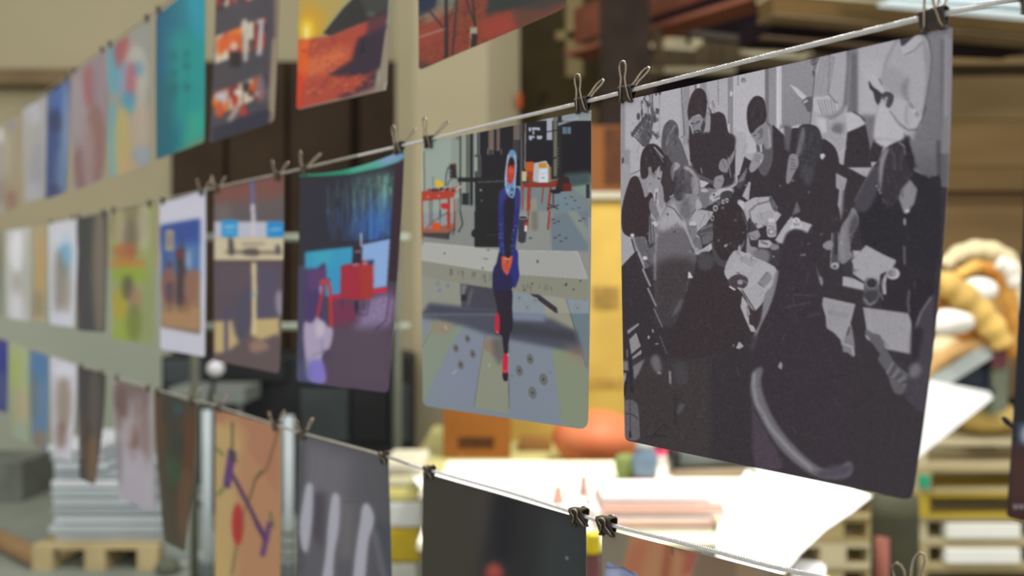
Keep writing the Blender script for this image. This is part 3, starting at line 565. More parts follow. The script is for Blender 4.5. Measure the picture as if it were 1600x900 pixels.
    P.line([(900, 545), (940, 590), (965, 640)], 12, 100, 2); P.line([(888, 560), (880, 640), (890, 700)], 12, 140, 3); P.ell(940, 600, 12, 16, 205, 2)
    P.poly([(560, 295), (620, 340), (690, 360), (715, 420), (730, 470), (690, 470), (650, 420)], 186, .7)
    P.line([(690, 370), (715, 420)], 12, 120, 1)
    P.blob([(620, 390), (650, 430), (690, 460), (712, 490), (690, 560), (665, 530), (650, 470), (625, 440)], 60, .6)
    P.blob([(710, 485), (750, 465), (795, 490), (790, 540), (765, 580), (740, 570), (745, 530), (720, 520)], 72, .6); P.ell(742, 515, 13, 14, 150, 1)
    P.blob([(690, 560), (740, 570), (830, 700), (890, 760), (870, 800), (700, 790), (655, 770)], 188, 3)
    P.line([(650, 800), (700, 850), (770, 850), (900, 800)], 10, 80, 1.2)
    P.poly([(650, 815), (720, 860), (690, 960), (600, 960)], dk, 1)
    P.poly([(850, 800), (905, 770), (1000, 1000), (800, 1000)], 72, 2)
    # ---- back row
    A()
    P.blob([(400, 662), (440, 690), (455, 750), (450, 830), (470, 860), (510, 940), (540, 1040), (420, 1060), (350, 960), (330, 850), (340, 740), (360, 690)], 92, .7)
    P.line([(430, 700), (390, 760), (365, 850)], 14, 128, 1.5); P.line([(440, 720), (420, 800), (400, 890)], 10, 66, 1.5); P.line([(380, 680), (355, 760), (350, 850)], 8, 75, 1.5)
    P.poly([(460, 860), (530, 820), (545, 930), (520, 1010)], 168, 1)
    # standing man with beard
    P.blob([(530, 700), (560, 780), (620, 790), (640, 700), (650, 620), (690, 620), (740, 608), (780, 640), (800, 740), (830, 830), (850, 900), (860, 1040), (560, 1060), (535, 960), (528, 800)], (62, 51, 57), .6)
    P.blob([(640, 620), (668, 600), (678, 660), (670, 760), (655, 800), (620, 780), (630, 700)], 158, .6)
    P.blob([(540, 650), (640, 640), (640, 700), (615, 775), (575, 785), (550, 735)], 142, .5)
    P.blob([(600, 440), (640, 470), (652, 540), (645, 620), (630, 660), (600, 625), (545, 645), (525, 670), (516, 600), (530, 520), (560, 460)], (64, 50, 54), .5)
    P.line([(536, 688), (560, 694)], 8, 66); P.line([(572, 690), (600, 672)], 9, 62); P.line([(553, 678), (565, 700)], 6, 80)
    P.line([(562, 690), (556, 728)], 6, 112); P.blob([(560, 742), (600, 735), (612, 760), (590, 782), (565, 775)], 66, .8); P.ell(580, 750, 14, 4, 140)
    P.blob([(632, 640), (640, 700), (622, 760), (608, 720), (622, 680)], 70, .8)
    P.ell(636, 660, 8, 18, 120)
    # second man, hand at mouth
    P.blob([(960, 780), (930, 860), (915, 920), (1000, 960), (1050, 900), (1110, 760), (1110, 700), (1160, 740), (1200, 780), (1225, 850), (1240, 940), (1210, 1100), (900, 1100), (880, 1000)], (60, 51, 57), .6)
    P.blob([(1000, 720), (1060, 690), (1100, 700), (1115, 800), (1110, 960), (1060, 1060), (1010, 1000), (1000, 860)], 92, 1)
    P.blob([(965, 762), (1060, 680), (1080, 740), (1070, 800), (1030, 850), (1000, 830), (975, 790)], 142, .5)
    P.blob([(990, 497), (1045, 510), (1065, 570), (1070, 650), (1050, 690), (1010, 715), (962, 762), (938, 700), (932, 620), (945, 550)], (60, 50, 55), .5)
    P.line([(975, 775), (1000, 770)], 8, 80); P.line([(1010, 755), (1035, 735)], 8, 72); P.line([(1010, 800), (1040, 780)], 7, 90); P.blob([(1020, 740), (1050, 720), (1055, 770), (1030, 790)], 108, 1.5)
    P.blob([(1045, 730), (1070, 700), (1100, 720), (1105, 850), (1060, 860)], 140, 1.5)
    P.line([(1085, 720), (1095, 860)], 12, 165, 1)
    # ---- middle band
    C()
    P.poly([(850, -60), (925, -60), (930, 60), (880, 240), (850, 250)], 176, .6)
    P.poly([(460, 120), (560, 160), (640, 260), (700, 300), (720, 380), (560, 420), (470, 300)], 160, 2)
    P.blob([(330, 120), (420, 100), (500, 120), (520, 200), (470, 260), (420, 420), (345, 420), (325, 250)], (66, 55, 60), .8)
    P.blob([(400, -40), (455, -20), (500, 90), (520, 160), (500, 200), (450, 150), (420, 170), (370, 80)], 98, 1)
    # man1 torso and hands
    P.blob([(530, -30), (700, -60), (840, -40), (850, 50), (835, 170), (840, 300), (700, 340), (560, 330), (545, 120)], (60, 50, 56), 2)
    P.poly([(590, 270), (670, 295), (610, 345)], 190, .5)
    P.blob([(735, 170), (760, 125), (800, 130), (850, 60), (840, 120), (810, 180), (790, 225), (745, 210)], 138, .5)
    P.line([(778, 65), (795, 130), (830, 250)], 5, 60); P.line([(800, 110), (820, 260)], 5, 160); P.line([(760, 130), (780, 190)], 5, 95)
    P.blob([(700, 280), (720, 250), (765, 250), (770, 290), (740, 340), (700, 325)], 146, .5); P.line([(740, 255), (765, 240)], 7, 160); P.line([(725, 275), (760, 285)], 4, 95)
    P.line([(610, 190), (616, 230)], 6, 150); P.line([(570, 235), (700, 300)], 26, 92, 1)
    # laptop lower left and chair bits
    P.rect(35, 60, 110, 330, 150, 2); P.line([(110, 225), (185, 175)], 20, 180, .6); P.line([(112, 240), (188, 205)], 5, 80)
    P.line([(60, 120), (62, 160)], 14, 70); P.blob([(60, 160), (105, 190), (120, 330), (90, 470), (45, 500), (38, 250)], 164, 1.5)
    # table things back
    P.blob([(590, 340), (660, 330), (730, 350), (830, 330), (835, 370), (760, 400), (700, 440), (640, 460), (600, 420)], 132, .8)
    P.poly([(740, 340), (825, 332), (835, 368), (690, 430), (665, 400)], 184, .5); P.line([(700, 405), (800, 365)], 8, 90)
    P.blob([(750, 370), (800, 350), (835, 370), (800, 420), (750, 420)], 70, 1)
    P.blob([(605, 350), (660, 345), (665, 440), (650, 470), (620, 470)], 118, .5); P.ell(633, 350, 28, 14, 178, .3)
    for (x, y, r, g) in ((700, 380, 14, 180), (765, 430, 12, 205), (792, 420, 12, 210), (712, 475, 18, 176), (690, 545, 16, 165), (735, 440, 12, 120)): P.ell(x, y, r, r * 1.3, g); P.ell(x, y, r * .5, r * .7, 70)
    # papers centre
    P.poly([(540, 520), (580, 478), (700, 500), (640, 600), (590, 640), (530, 590)], 172, .6); P.line([(640, 520), (600, 600)], 5, 130)
    P.poly([(480, 560), (540, 540), (600, 650), (620, 800), (560, 800)], 160, 1)
    P.blob([(865, 440), (900, 420), (930, 470), (935, 620), (925, 900), (960, 940), (1040, 880), (1010, 760), (960, 740), (940, 660)], 146, 1)
    P.blob([(870, 430), (900, 424), (920, 450), (905, 490), (880, 470)], 190, .5)
    P.poly([(910, 440), (980, 400), (1140, 390), (1160, 410), (1110, 470), (1175, 520), (1140, 570), (1010, 620), (950, 540), (935, 570), (915, 500)], 176, .6)
    P.line([(945, 500), (1000, 450), (1110, 420)], 10, 105, 1); P.line([(950, 505), (970, 590), (1010, 625)], 8, 95)
    for k in range(6): P.line([(1000 + k * 4, 520 + k * 14), (1120, 492 + k * 14)], 3, 135, .4)
    P.poly([(970, 630), (950, 660), (960, 600), (940, 560), (1000, 600)], 70, .8)
    P.poly([(940, 650), (1010, 625), (1030, 670), (1000, 700), (960, 700)], 146, .5); P.line([(950, 660), (1000, 690)], 4, 90)
    P.blob([(1075, 560), (1105, 545), (1135, 565), (1140, 660), (1110, 680), (1075, 665)], 170, .5); P.line([(1085, 600), (1130, 610)], 5, 110); P.ell(1107, 640, 28, 22, 120, .5); P.ell(1107, 640, 18, 14, 185, .5); P.ell(1105, 560, 26, 14, 200, .4)
    P.poly([(1015, 700), (1090, 700), (1130, 740), (1080, 755), (1012, 750)], 176, .5); P.line([(1030, 710), (1080, 730)], 14, 110)
    P.ell(1128, 750, 34, 26, 110, .4); P.ell(1128, 750, 26, 18, 135, .4); P.rect(1095, 770, 1160, 880, 62, 1)
    P.poly([(1130, 700), (1235, 540), (1265, 545), (1240, 740), (1200, 740)], 178, .5)
    P.ell(1205, 790, 26, 22, 150, .6); P.rect(1190, 800, 1225, 880, 85, 1)
    P.blob([(1000, 760), (1090, 780), (1080, 860), (1030, 880), (980, 820)], 120, 3)
    # man2 arms
    P.blob([(950, 190), (985, 90), (1020, 80), (1050, 100), (1040, 150), (1000, 200), (965, 225)], 152, .5)
    for k in range(3): P.line([(985, 100 + k * 18), (1030, 112 + k * 16)], 4, 100)
    P.line([(1030, 30), (1034, 80)], 11, 205, .3); P.line([(1030, 130), (1032, 155)], 7, 200)
    P.poly([(860, 330), (870, 270), (935, 200), (920, 270), (890, 340)], 78, .8)
    for k in range(6): P.line([(870 + k * 10, 290 - k * 18), (915 + k * 4, 270 - k * 14)], 6, 168, .4)
    P.poly([(900, 390), (945, 290), (960, 290), (945, 425)], 172, .7)
    P.blob([(1090, 400), (1130, 385), (1165, 410), (1150, 480), (1130, 500), (1100, 450)], 92, .7)
    for k in range(3): P.line([(1105, 430 + k * 18), (1150, 420 + k * 18)], 5, 135)
    P.blob([(1130, 300), (1260, 200), (1300, 420), (1180, 520), (1160, 400)], dk, 1)
    # ---- third face left (curly dark hair, t-shirt)
    P.blob([(165, 250), (230, 260), (240, 300), (230, 400), (190, 370), (150, 300)], 150, .6)
    P.blob([(120, 260), (165, 255), (200, 340), (218, 400), (260, 360), (275, 420), (255, 520), (245, 640), (240, 760), (215, 680), (120, 680), (60, 640), (50, 540), (60, 440), (90, 330)], (62, 47, 52), .6)
    P.blob([(245, 440), (270, 400), (310, 500), (325, 570), (300, 560), (255, 500)], 128, .8); P.blob([(310, 300), (340, 320), (350, 440), (330, 480), (312, 420)], 150, .8)
    P.blob([(235, 250), (300, 240), (335, 210), (330, 270), (300, 330), (275, 380), (255, 350), (230, 330)], 156, .5)
    P.line([(262, 240), (300, 228)], 7, 90); P.line([(302, 262), (325, 270)], 8, 60)
    P.blob([(245, 25), (300, 30), (350, 90), (365, 170), (340, 185), (320, 175), (275, 230), (255, 210), (230, 260), (190, 262), (182, 160), (200, 70)], (60, 48, 53), .5)
    P.line([(280, 45), (345, 120)], 10, 160, .8); P.line([(300, 80), (345, 150)], 8, 120, .8)
    P.blob([(240, 190), (258, 185), (262, 230), (245, 245)], 140, .5)
    P.line([(300, 340), (290, 400), (300, 440)], 22, 195, .7); P.line([(298, 360), (292, 440)], 8, 80)
    P.poly([(130, 680), (215, 680), (250, 760), (290, 720), (290, 860), (230, 900), (140, 740)], 104, 1)
    P.poly([(245, 520), (300, 600), (290, 700), (245, 740)], 110, 1)
    for k in range(5): P.line([(255 + k * 9, 540), (262 + k * 9, 720)], 4, 175 if k % 2 else 60, .3)
    P.poly([(262, 575), (290, 565), (310, 590), (290, 610)], 200, .5)
    P.line([(390, 400), (420, 380)], 9, 180)
    # chair rails
    P.line([(130, 670), (150, 740), (180, 800), (215, 900)], 15, 150, .8); P.line([(122, 690), (150, 790), (190, 900)], 10, 60, .8); P.ell(128, 665, 15, 12, 210, .5)
    P.line([(215, 830), (250, 870), (300, 880)], 16, 80, 1); P.ell(216, 826, 16, 13, 215, .5)
    # ---- woman with bun, back to us
    P.blob([(430, 400), (520, 560), (580, 800), (560, 900), (540, 1100), (420, 1290), (320, 1280), (285, 1100), (283, 900), (300, 640), (345, 490), (395, 410)], 128, .7, 1, (62, False))
    P.blob([(310, 560), (420, 420), (470, 500), (520, 620), (440, 600), (380, 640), (320, 640)], 172, 5)
    P.blob([(290, 700), (400, 620), (500, 660), (560, 800), (480, 960), (300, 960)], (112, 106, 112), 8)
    P.blob([(300, 860), (540, 830), (560, 1000), (430, 1280), (330, 1280), (290, 1050)], (70, 62, 66), 9)
    P.line([(300, 640), (287, 800), (285, 980)], 10, 165, 2)
    P.line([(480, 570), (530, 680), (580, 800)], 14, 176, 1.5); P.line([(360, 450), (420, 480), (480, 560)], 8, 92, .6); P.line([(350, 440), (410, 460)], 7, 150, .5)
    P.line([(330, 510), (390, 520)], 6, 150, 1)
    P.blob([(430, 410), (560, 330), (600, 390), (575, 420), (570, 490), (540, 540), (520, 562), (480, 540), (440, 470)], 140, .6)
    P.blob([(470, 440), (520, 400), (540, 520), (515, 555), (470, 520)], 116, 3)
    P.blob([(480, 180), (540, 180), (590, 240), (603, 320), (598, 370), (560, 330), (540, 380), (500, 370), (470, 420), (430, 410), (425, 330), (440, 250), (400, 260), (396, 190), (430, 145), (465, 165)], (92, 82, 90), .6)
    P.blob([(405, 200), (430, 150), (465, 170), (450, 200), (420, 220), (415, 290)], 158, 1.5); P.line([(425, 165), (408, 210), (410, 280)], 10, 110, 1)
    P.blob([(475, 200), (510, 180), (560, 220), (590, 290), (560, 250), (520, 210)], 176, 2)
    P.blob([(545, 260), (590, 250), (602, 320), (590, 380), (550, 350)], 148, 3)
    P.line([(480, 190), (470, 300), (500, 350)], 16, 70, 2); P.line([(505, 370), (530, 345)], 10, 90, 1); P.line([(585, 385), (600, 375)], 6, 80)
    P.blob([(430, 260), (470, 300), (480, 400), (440, 415), (425, 330)], 66, 3)
    P.line([(575, 480), (545, 520)], 5, 70)
    # cup by her arm, her sleeve
    P.blob([(528, 590), (552, 570), (580, 590), (580, 650), (570, 690), (545, 690), (532, 640)], 128, .4); P.ell(553, 585, 26, 18, 196, .3); P.ell(553, 605, 20, 10, 120, .3)
    P.blob([(550, 690), (590, 680), (620, 740), (600, 770), (565, 740)], 118, 1)
    P.blob([(585, 640), (690, 570), (700, 640), (640, 730), (600, 680)], 84, .8); P.line([(610, 625), (690, 590)], 8, 132, .6); P.line([(600, 660), (690, 640)], 6, 120, .6)
    P.blob([(620, 680), (700, 640), (700, 690), (640, 730)], 106, .8)
    P.poly([(580, 790), (695, 710), (690, 760), (640, 800), (600, 820)], 186, .6)
    # ---- boy in the middle from behind
    P.blob([(690, 790), (860, 830), (900, 900), (960, 1100), (980, 1300), (700, 1500), (400, 1500), (480, 1150), (570, 900), (590, 810), (640, 780)], (60, 49, 54), 1)
    P.blob([(590, 810), (640, 780), (700, 830), (680, 900), (600, 900)], 76, 3)
    P.blob([(690, 760), (700, 700), (870, 740), (890, 780), (860, 830), (820, 890), (740, 880), (700, 830)], 76, 1)
    P.blob([(870, 740), (905, 680), (915, 720), (885, 775)], 108, .8)
    P.blob([(800, 440), (850, 435), (900, 480), (930, 560), (930, 640), (905, 720), (870, 770), (830, 830), (760, 840), (705, 760), (695, 660), (698, 560), (730, 480)], (58, 47, 51), .5)
    P.ell(785, 738, 15, 9, 165, .5, 1, -.5); P.ell(815, 722, 6, 4, 140); P.line([(895, 500), (928, 590)], 6, 105, 1.5); P.blob([(872, 745), (885, 740), (888, 775), (872, 772)], 170, .5)
    P.poly([(495, 900), (540, 880), (560, 910), (520, 960)], 70, 2)
    # ---- writing woman on the right and seated figure at centre right
    D()
    P.blob([(-90, 300), (0, 100), (60, -60), (110, -90), (220, -70), (300, -20), (390, 60), (420, 220), (430, 420), (420, 640), (330, 640), (160, 560), (60, 560), (0, 500)], (58, 50, 57), .8)
    P.blob([(130, -100), (230, -110), (280, -60), (290, 60), (250, 170), (180, 190), (120, 170), (110, 60)], 62, 1)
    P.blob([(150, -90), (115, 60), (105, 110), (140, 100), (165, 0), (170, -70)], 112, 2)
    P.blob([(60, 110), (90, 92), (120, 110), (125, 170), (100, 220), (60, 300), (38, 285), (45, 200)], 138, .5)
    for k in range(4): P.line([(70, 130 + k * 24), (115, 140 + k * 20)], 5, 85)
    P.line([(100, 115), (112, 175)], 6, 160); P.poly([(280, 95), (300, 90), (315, 105), (292, 135), (280, 120)], 200, .5)
    P.blob([(140, 190), (230, 190), (210, 300), (180, 310)], 74, 4)
    P.poly([(115, 425), (140, 500), (80, 525)], 108, 1)
    P.poly([(20, -110), (80, -100), (60, 80), (30, 60)], 96, 2)
    # bottle and sheet
    P.poly([(0, 640), (70, 540), (220, 590), (165, 690), (140, 640), (70, 740), (0, 720)], 178, .5)
    P.line([(222, 592), (166, 692)], 6, 105); P.line([(0, 722), (60, 745)], 6, 60)
    P.poly([(68, 610), (85, 580), (140, 580), (155, 610), (145, 640), (72, 640)], 200, .5); P.rect(70, 640, 146, 700, 72, .5); P.line([(80, 640), (80, 700)], 9, 150); P.line([(145, 600), (148, 690)], 5, 170)
    P.ell(112, 562, 24, 22, 210, .3); P.ell(112, 562, 12, 11, 165, .3); P.rect(90, 575, 134, 600, 160, .4)
    P.ell(30, 790, 20, 18, 120, .5); P.ell(75, 755, 15, 12, 140, .5); P.ell(95, 715, 12, 16, 90)
    # chair back and glass
    P.poly([(288, -10), (350, -20), (420, 85), (460, 55), (450, -20), (400, -50), (300, -60)], 165, 1.2)
    P.line([(415, 90), (455, 55)], 5, 190)
    P.poly([(390, 228), (465, 268), (460, 300), (445, 360), (440, 480), (425, 560), (410, 470), (402, 460), (412, 345), (390, 330)], 158, .6)
    P.line([(445, 350), (425, 560)], 12, 80, 2)
    P.poly([(360, 650), (410, 640), (412, 860), (400, 900), (350, 900)], 80, 1); P.line([(362, 650), (352, 860), (350, 890)], 5, 175); P.line([(408, 650), (408, 870)], 5, 165); P.rect(380, 650, 400, 800, 52, 1)
    P.ell(382, 880, 28, 24, 175, .8); P.ell(380, 885, 16, 12, 100, .5); P.ell(320, 740, 24, 20, 150, 1); P.blob([(300, 730), (350, 700), (370, 740), (330, 770)], 140, 1)
    # woman writing
    P.blob([(660, 170), (720, 150), (900, 200), (1000, 240), (1080, 250), (1130, 300), (1100, 900), (880, 900), (600, 760), (560, 640), (530, 480), (510, 460), (520, 420), (590, 290)], (46, 42, 50), 1)
    P.blob([(665, 175), (700, 200), (680, 340), (620, 480), (540, 500), (515, 455), (590, 290)], (74, 70, 80), 3); P.line([(662, 180), (590, 290), (520, 430)], 8, 108, 1.2)
    P.blob([(510, 470), (550, 560), (500, 680), (490, 770), (510, 800), (485, 850), (440, 870), (410, 830), (408, 700), (430, 600), (470, 540)], 128, .7)
    P.blob([(520, 520), (552, 565), (520, 640), (490, 720), (480, 620)], 84, 3); P.line([(440, 620), (430, 740), (440, 840)], 12, 150, 3)
    P.line([(545, 800), (470, 850)], 9, 60); P.poly([(505, 775), (560, 775), (540, 810), (505, 835), (515, 800)], 172, .5); P.line([(548, 805), (490, 845)], 12, 56, .5)
    P.blob([(790, 20), (850, 0), (900, 30), (940, 120), (930, 220), (900, 300), (870, 340), (830, 420), (760, 470), (720, 400), (690, 340), (690, 240), (700, 120), (740, 50)], (58, 52, 60), .8)
    P.blob([(735, 60), (700, 130), (690, 240), (700, 360), (715, 250), (730, 150), (760, 60)], 140, 1.8)
    P.line([(830, 10), (870, 40), (875, 100)], 8, 150, 1); P.line([(770, 50), (800, 120), (800, 200)], 16, 88, 3); P.line([(850, 80), (840, 200)], 12, 78, 3); P.line([(715, 400), (730, 440)], 8, 100, 1.5)
    for (x, y) in ((676, 320), (690, 345), (700, 365)): P.ell(x, y, 6, 8, 165)
    P.poly([(910, 275), (960, 340), (940, 440), (905, 485), (870, 515), (850, 460), (830, 400), (850, 340)], 138, 1.2)
    P.ell(890, 495, 18, 12, 200, .8, 1, -.6); P.ell(872, 570, 9, 26, 150, 1); P.line([(868, 740), (872, 880)], 7, 150, 1.5)
    P.poly([(660, 0), (760, 0), (790, 10), (740, 50), (680, 15)], 190, 1.5)
    P.poly([(900, 0), (1125, 0), (1110, 100), (1080, 230), (1045, 265), (980, 210), (930, 130)], 122, 1.5, 1, False, (96, False))
    P.rect(1095, 0, 1130, 250, 66, 2, .7)
    P.poly([(870, -60), (900, 0), (940, 120), (930, 250), (880, 120)], 44, 2)
    # sheets right
    P.poly([(600, 735), (812, 850), (770, 920), (900, 1120), (640, 1030), (500, 930), (510, 860)], 168, .6)
    F()
    P.poly([(500, 30), (590, -60), (810, 30), (770, 90), (740, 120), (720, 200), (690, 180), (650, 150), (600, 160), (500, 120)], 166, .6)
    P.poly([(700, 130), (850, 60), (1080, 100), (1080, 400), (720, 380), (690, 250)], (48, 42, 50), .8)
    P.poly([(437, 145), (500, 150), (590, 195), (585, 242), (435, 210)], 172, .5); P.line([(437, 212), (585, 245)], 6, 100)
    P.line([(470, 130), (590, 190)], 12, 52, .6); P.blob([(440, 60), (500, 40), (510, 120), (480, 150), (445, 110)], 60, .8); P.line([(500, 100), (550, 100)], 8, 110, 1)
    P.ell(790, 125, 46, 40, 195, .4); P.ell(786, 122, 34, 30, 110, .6, 1, 0, (165, True)); P.line([(745, 130), (720, 190), (730, 270)], 22, 150, .8); P.line([(735, 150), (735, 270)], 7, 205, .5)
    P.blob([(590, 180), (620, 150), (680, 165), (690, 200), (700, 260), (680, 320), (620, 355), (580, 320), (585, 260)], 92, .6)
    P.ell(640, 190, 44, 40, 150, .4); P.ell(640, 192, 38, 34, 52, .4); P.blob([(590, 260), (680, 250), (660, 330), (610, 335)], 66, 1); P.line([(590, 300), (625, 345), (670, 320)], 9, 140, .8)
    P.line([(700, 260), (720, 310)], 9, 120, 1)
    P.poly([(300, 290), (525, 340), (490, 480), (500, 500), (455, 600), (430, 640), (420, 590), (370, 540), (320, 510), (318, 430), (290, 345)], 158, .5)
    for k in range(9): P.line([(325 + k, 335 + k * 17), (495 - k * 5, 368 + k * 16)], 3 if k not in (3, 4) else 9, 138, .5)
    P.poly([(580, 362), (895, 405), (920, 460), (915, 690), (740, 655), (690, 570), (650, 545), (605, 520)], 158, .5)
    for k in range(8): P.line([(630 + k * 34, 380 + k * 4), (680 + k * 30, 560 + k * 12)], 3, 140, .6)
    P.line([(740, 660), (912, 692)], 7, 85)
    P.blob([(480, 495), (500, 510), (512, 570), (520, 640), (515, 710), (470, 680), (435, 670), (445, 600), (465, 540)], 128, .5)
    P.line([(488, 495), (465, 560)], 9, 50, .4); P.line([(440, 620), (500, 640), (515, 700)], 14, 165, .8)
    P.blob([(600, 520), (640, 545), (700, 560), (735, 650), (700, 690), (650, 620), (610, 590), (595, 560)], 98, .6)
    P.line([(600, 560), (625, 590)], 14, 160, .6); P.line([(600, 530), (650, 550)], 8, 125, .5)
    P.blob([(700, 690), (740, 655), (800, 750), (880, 820), (900, 850), (870, 960), (800, 960), (745, 820), (690, 740)], 96, .8)
    for k in range(7): P.line([(745 + k * 20, 830 + k * 14), (790 + k * 22, 745 + k * 26)], 8, 62 if k % 2 else 138, 1)
    P.blob([(900, 230), (960, 160), (1070, 200), (1070, 300), (980, 400), (940, 540), (910, 430), (890, 330)], (44, 39, 47), 1)
    P.line([(905, 240), (895, 330), (905, 400)], 10, 120, 1.5); P.line([(945, 180), (940, 220)], 8, 90, 1.5)
    P.blob([(1070, 270), (1080, 320), (1060, 800), (1040, 1100), (880, 1000), (900, 830), (915, 690), (940, 540), (980, 410)], (70, 64, 74), 1.5)
    P.line([(1060, 290), (985, 400), (945, 520)], 10, 132, 1.5); P.blob([(930, 520), (1000, 520), (960, 740), (910, 820), (915, 690)], (48, 42, 50), 4)
    P.blob([(910, 780), (960, 750), (990, 800), (960, 850), (905, 850)], 112, 4)
    # ---- big dark figure front right with pale chair rail
    E()
    P.blob([(820, -10), (870, -40), (960, 0), (1100, 60), (1140, 110), (1090, 250), (990, 390), (900, 260), (800, 170), (775, 100)], 172, .5)
    P.poly([(820, 95), (885, -20), (960, -20), (1020, 50), (940, 130), (900, 90), (870, 110), (900, 150), (800, 165), (778, 110)], 178, .5)
    for k in range(4): P.line([(870 + k * 14, 20 - k * 6), (980 + k * 10, 80 - k * 14)], 4, 125, .4)
    P.poly([(900, 230), (1040, 42), (1150, 108), (1120, 200), (995, 392)], 176, .5); P.line([(898, 240), (995, 395)], 9, 70, .5)
    for k in range(7): P.line([(925 + k * 7, 250 + k * 17), (1040 + k * 4, 180 + k * 20)], 2.5, 145, .4)
    P.blob([(1040, 150), (1075, 110), (1110, 150), (1080, 200), (1040, 215), (1010, 190)], 138, .8); P.line([(1030, 170), (1080, 115)], 5, 95); P.line([(1010, 190), (1060, 225)], 5, 95)
    P.blob([(795, 180), (860, 130), (930, 150), (940, 190), (910, 230), (870, 220), (850, 245)], (78, 66, 72), .5); P.ell(885, 185, 20, 18, 150, .5); P.line([(860, 115), (930, 160)], 7, 76); P.line([(905, 170), (935, 195)], 5, 150)
    P.line([(810, 215), (850, 240)], 12, 205, .5)
    P.poly([(900, 280), (940, 340), (960, 440), (1000, 540), (960, 530), (920, 440), (888, 360)], 176, .6); P.line([(935, 350), (940, 430)], 8, 110, .6)
    P.poly([(945, 420), (990, 390), (1080, 290), (1060, 400), (990, 500), (950, 480)], (66, 52, 56), .7)
    P.blob([(1060, 270), (1110, 210), (1130, 120), (1160, 110), (1140, 230), (1090, 370), (1040, 470), (1000, 560), (985, 550), (1030, 450)], 132, 1.6)
    P.line([(985, 550), (990, 600), (960, 660)], 24, (86, 78, 88), 4)
    P.poly([(855, 650), (878, 602), (910, 635), (880, 655)], 172, .6); P.ell(838, 630, 8, 10, 110, .8)
    P.blob([(1160, 90), (1170, -20), (1185, -90), (1215, -160), (1280, -190), (1370, -150), (1410, -40), (1440, 80), (1462, 200), (1460, 345), (1490, 500), (1545, 545), (1590, 610), (1610, 690), (1660, 800), (1680, 1100), (1560, 1500), (1300, 1500), (1130, 1150), (1010, 900), (1000, 700), (1080, 420), (1130, 250)], (58, 50, 58), 2)
    P.ell(1120, 5, 7, 7, 140)
    F()
    P.blob([(250, 60), (270, 130), (300, 170), (285, 215), (260, 130)], 110, 1.5); P.line([(278, 150), (290, 200)], 10, 150, .8)
    for (a, b) in (((85, 270), (240, 280)), ((30, 365), (210, 325)), ((180, 430), (280, 405))): P.line([a, b], 6, 84, 1.2)
    P.poly([(-20, 780), (0, 740), (14, 770), (5, 800)], 150, 1)
    # ---- front left chairs, bags
    E()
    P.line([(200, 90), (225, 150), (255, 215)], 15, 150, .8); P.line([(235, 225), (265, 290), (295, 355)], 14, 142, .8); P.line([(280, 370), (310, 440), (338, 500)], 10, 122, .8)
    P.line([(170, -20), (205, 60)], 15, 160, .8); P.line([(205, 10), (230, 20)], 18, 205, .8); P.line([(320, 560), (370, 690)], 7, 100, 1)
    P.poly([(520, 115), (530, 112), (555, 155), (518, 158)], 205, .5); P.line([(512, 180), (510, 250)], 6, 92, 1)
    P.blob([(470, 300), (480, 320), (450, 390), (405, 425), (430, 370)], 100, 2.5); P.line([(440, 280), (400, 380), (375, 420)], 10, 78, 2.5)
    P.poly([(92, 525), (170, 472), (175, 485), (95, 552)], 150, .4); P.poly([(105, 590), (155, 540), (187, 635), (120, 692)], 152, .4)
    P.poly([(125, 712), (190, 660), (192, 688), (130, 728)], 150, .4); P.poly([(132, 775), (215, 725), (170, 830), (140, 870)], 128, 1.2); P.line([(90, 660), (92, 715)], 9, 120, .8)
    P.blob([(255, 735), (285, 695), (320, 720), (330, 800), (315, 835), (280, 800)], 110, 3); P.line([(305, 820), (330, 826)], 8, 170, 1)
    P.ell(242, 572, 9, 12, 170, .6); P.line([(270, 515), (272, 540)], 10, 160, .6); P.line([(288, 620), (310, 618)], 9, 150, .6)
    P.rect(60, 740, 100, 880, 130, 2); P.line([(55, 810), (95, 815), (90, 900)], 16, 44, .6)
    P.line([(110, 700), (120, 900), (125, 960)], 24, 46, 1); P.line([(390, 810), (395, 900)], 14, 150, 1.5); P.blob([(430, 760), (500, 760), (520, 880), (440, 900)], 72, 3)
    G()
    P.poly([(55, 28), (80, 30), (62, 130)], 165, .8); P.line([(98, 20), (68, 170)], 14, 42, .6)
    P.blob([(75, 215), (120, 203), (160, 230), (172, 300), (178, 400), (170, 480), (80, 470), (72, 330)], 104, .7); P.line([(110, 205), (115, 470)], 5, 60); P.line([(80, 300), (130, 305), (168, 335)], 6, 55)
    P.rect(104, 420, 120, 470, 44, .6); P.rect(55, 180, 75, 480, 118, 1)
    P.line([(215, 475), (280, 450), (330, 455), (380, 460)], 7, 42, .8); P.line([(250, 490), (290, 440), (350, 370), (385, 410)], 6, 44, .8); P.line([(425, 160), (432, 390)], 16, 50, 2)
    P.blob([(445, 260), (470, 230), (495, 240), (450, 310)], 88, 2); P.line([(625, 250), (600, 330)], 7, 74, 2)
    P.blob([(970, 180), (1000, 300), (1180, 640), (1130, 690), (985, 660)], (78, 66, 80), 3)
    P.blob([(990, -10), (1045, -20), (1030, 80), (1060, 200), (1130, 350), (1240, 500), (1400, 650), (1530, 700), (1640, 640), (1672, 660), (1660, 730), (1560, 760), (1400, 730), (1240, 620), (1110, 470), (1000, 270), (962, 160), (962, 60)], 112, 2.5)
    P.line([(985, 10), (978, 100), (1000, 220), (1100, 400), (1240, 560), (1390, 690)], 20, 150, 3)
    P.blob([(1440, 700), (1600, 660), (1670, 660), (1660, 720), (1560, 752), (1440, 745)], (84, 76, 92), 4)
    P.tile(0, 0, 1)
    P.poly([(1478, 60), (1492, 60), (1492, 240), (1470, 240)], 150, 3, .6)
    P.poly([(1478, 430), (1500, 430), (1440, 800), (1424, 800)], (52, 46, 54), 3)
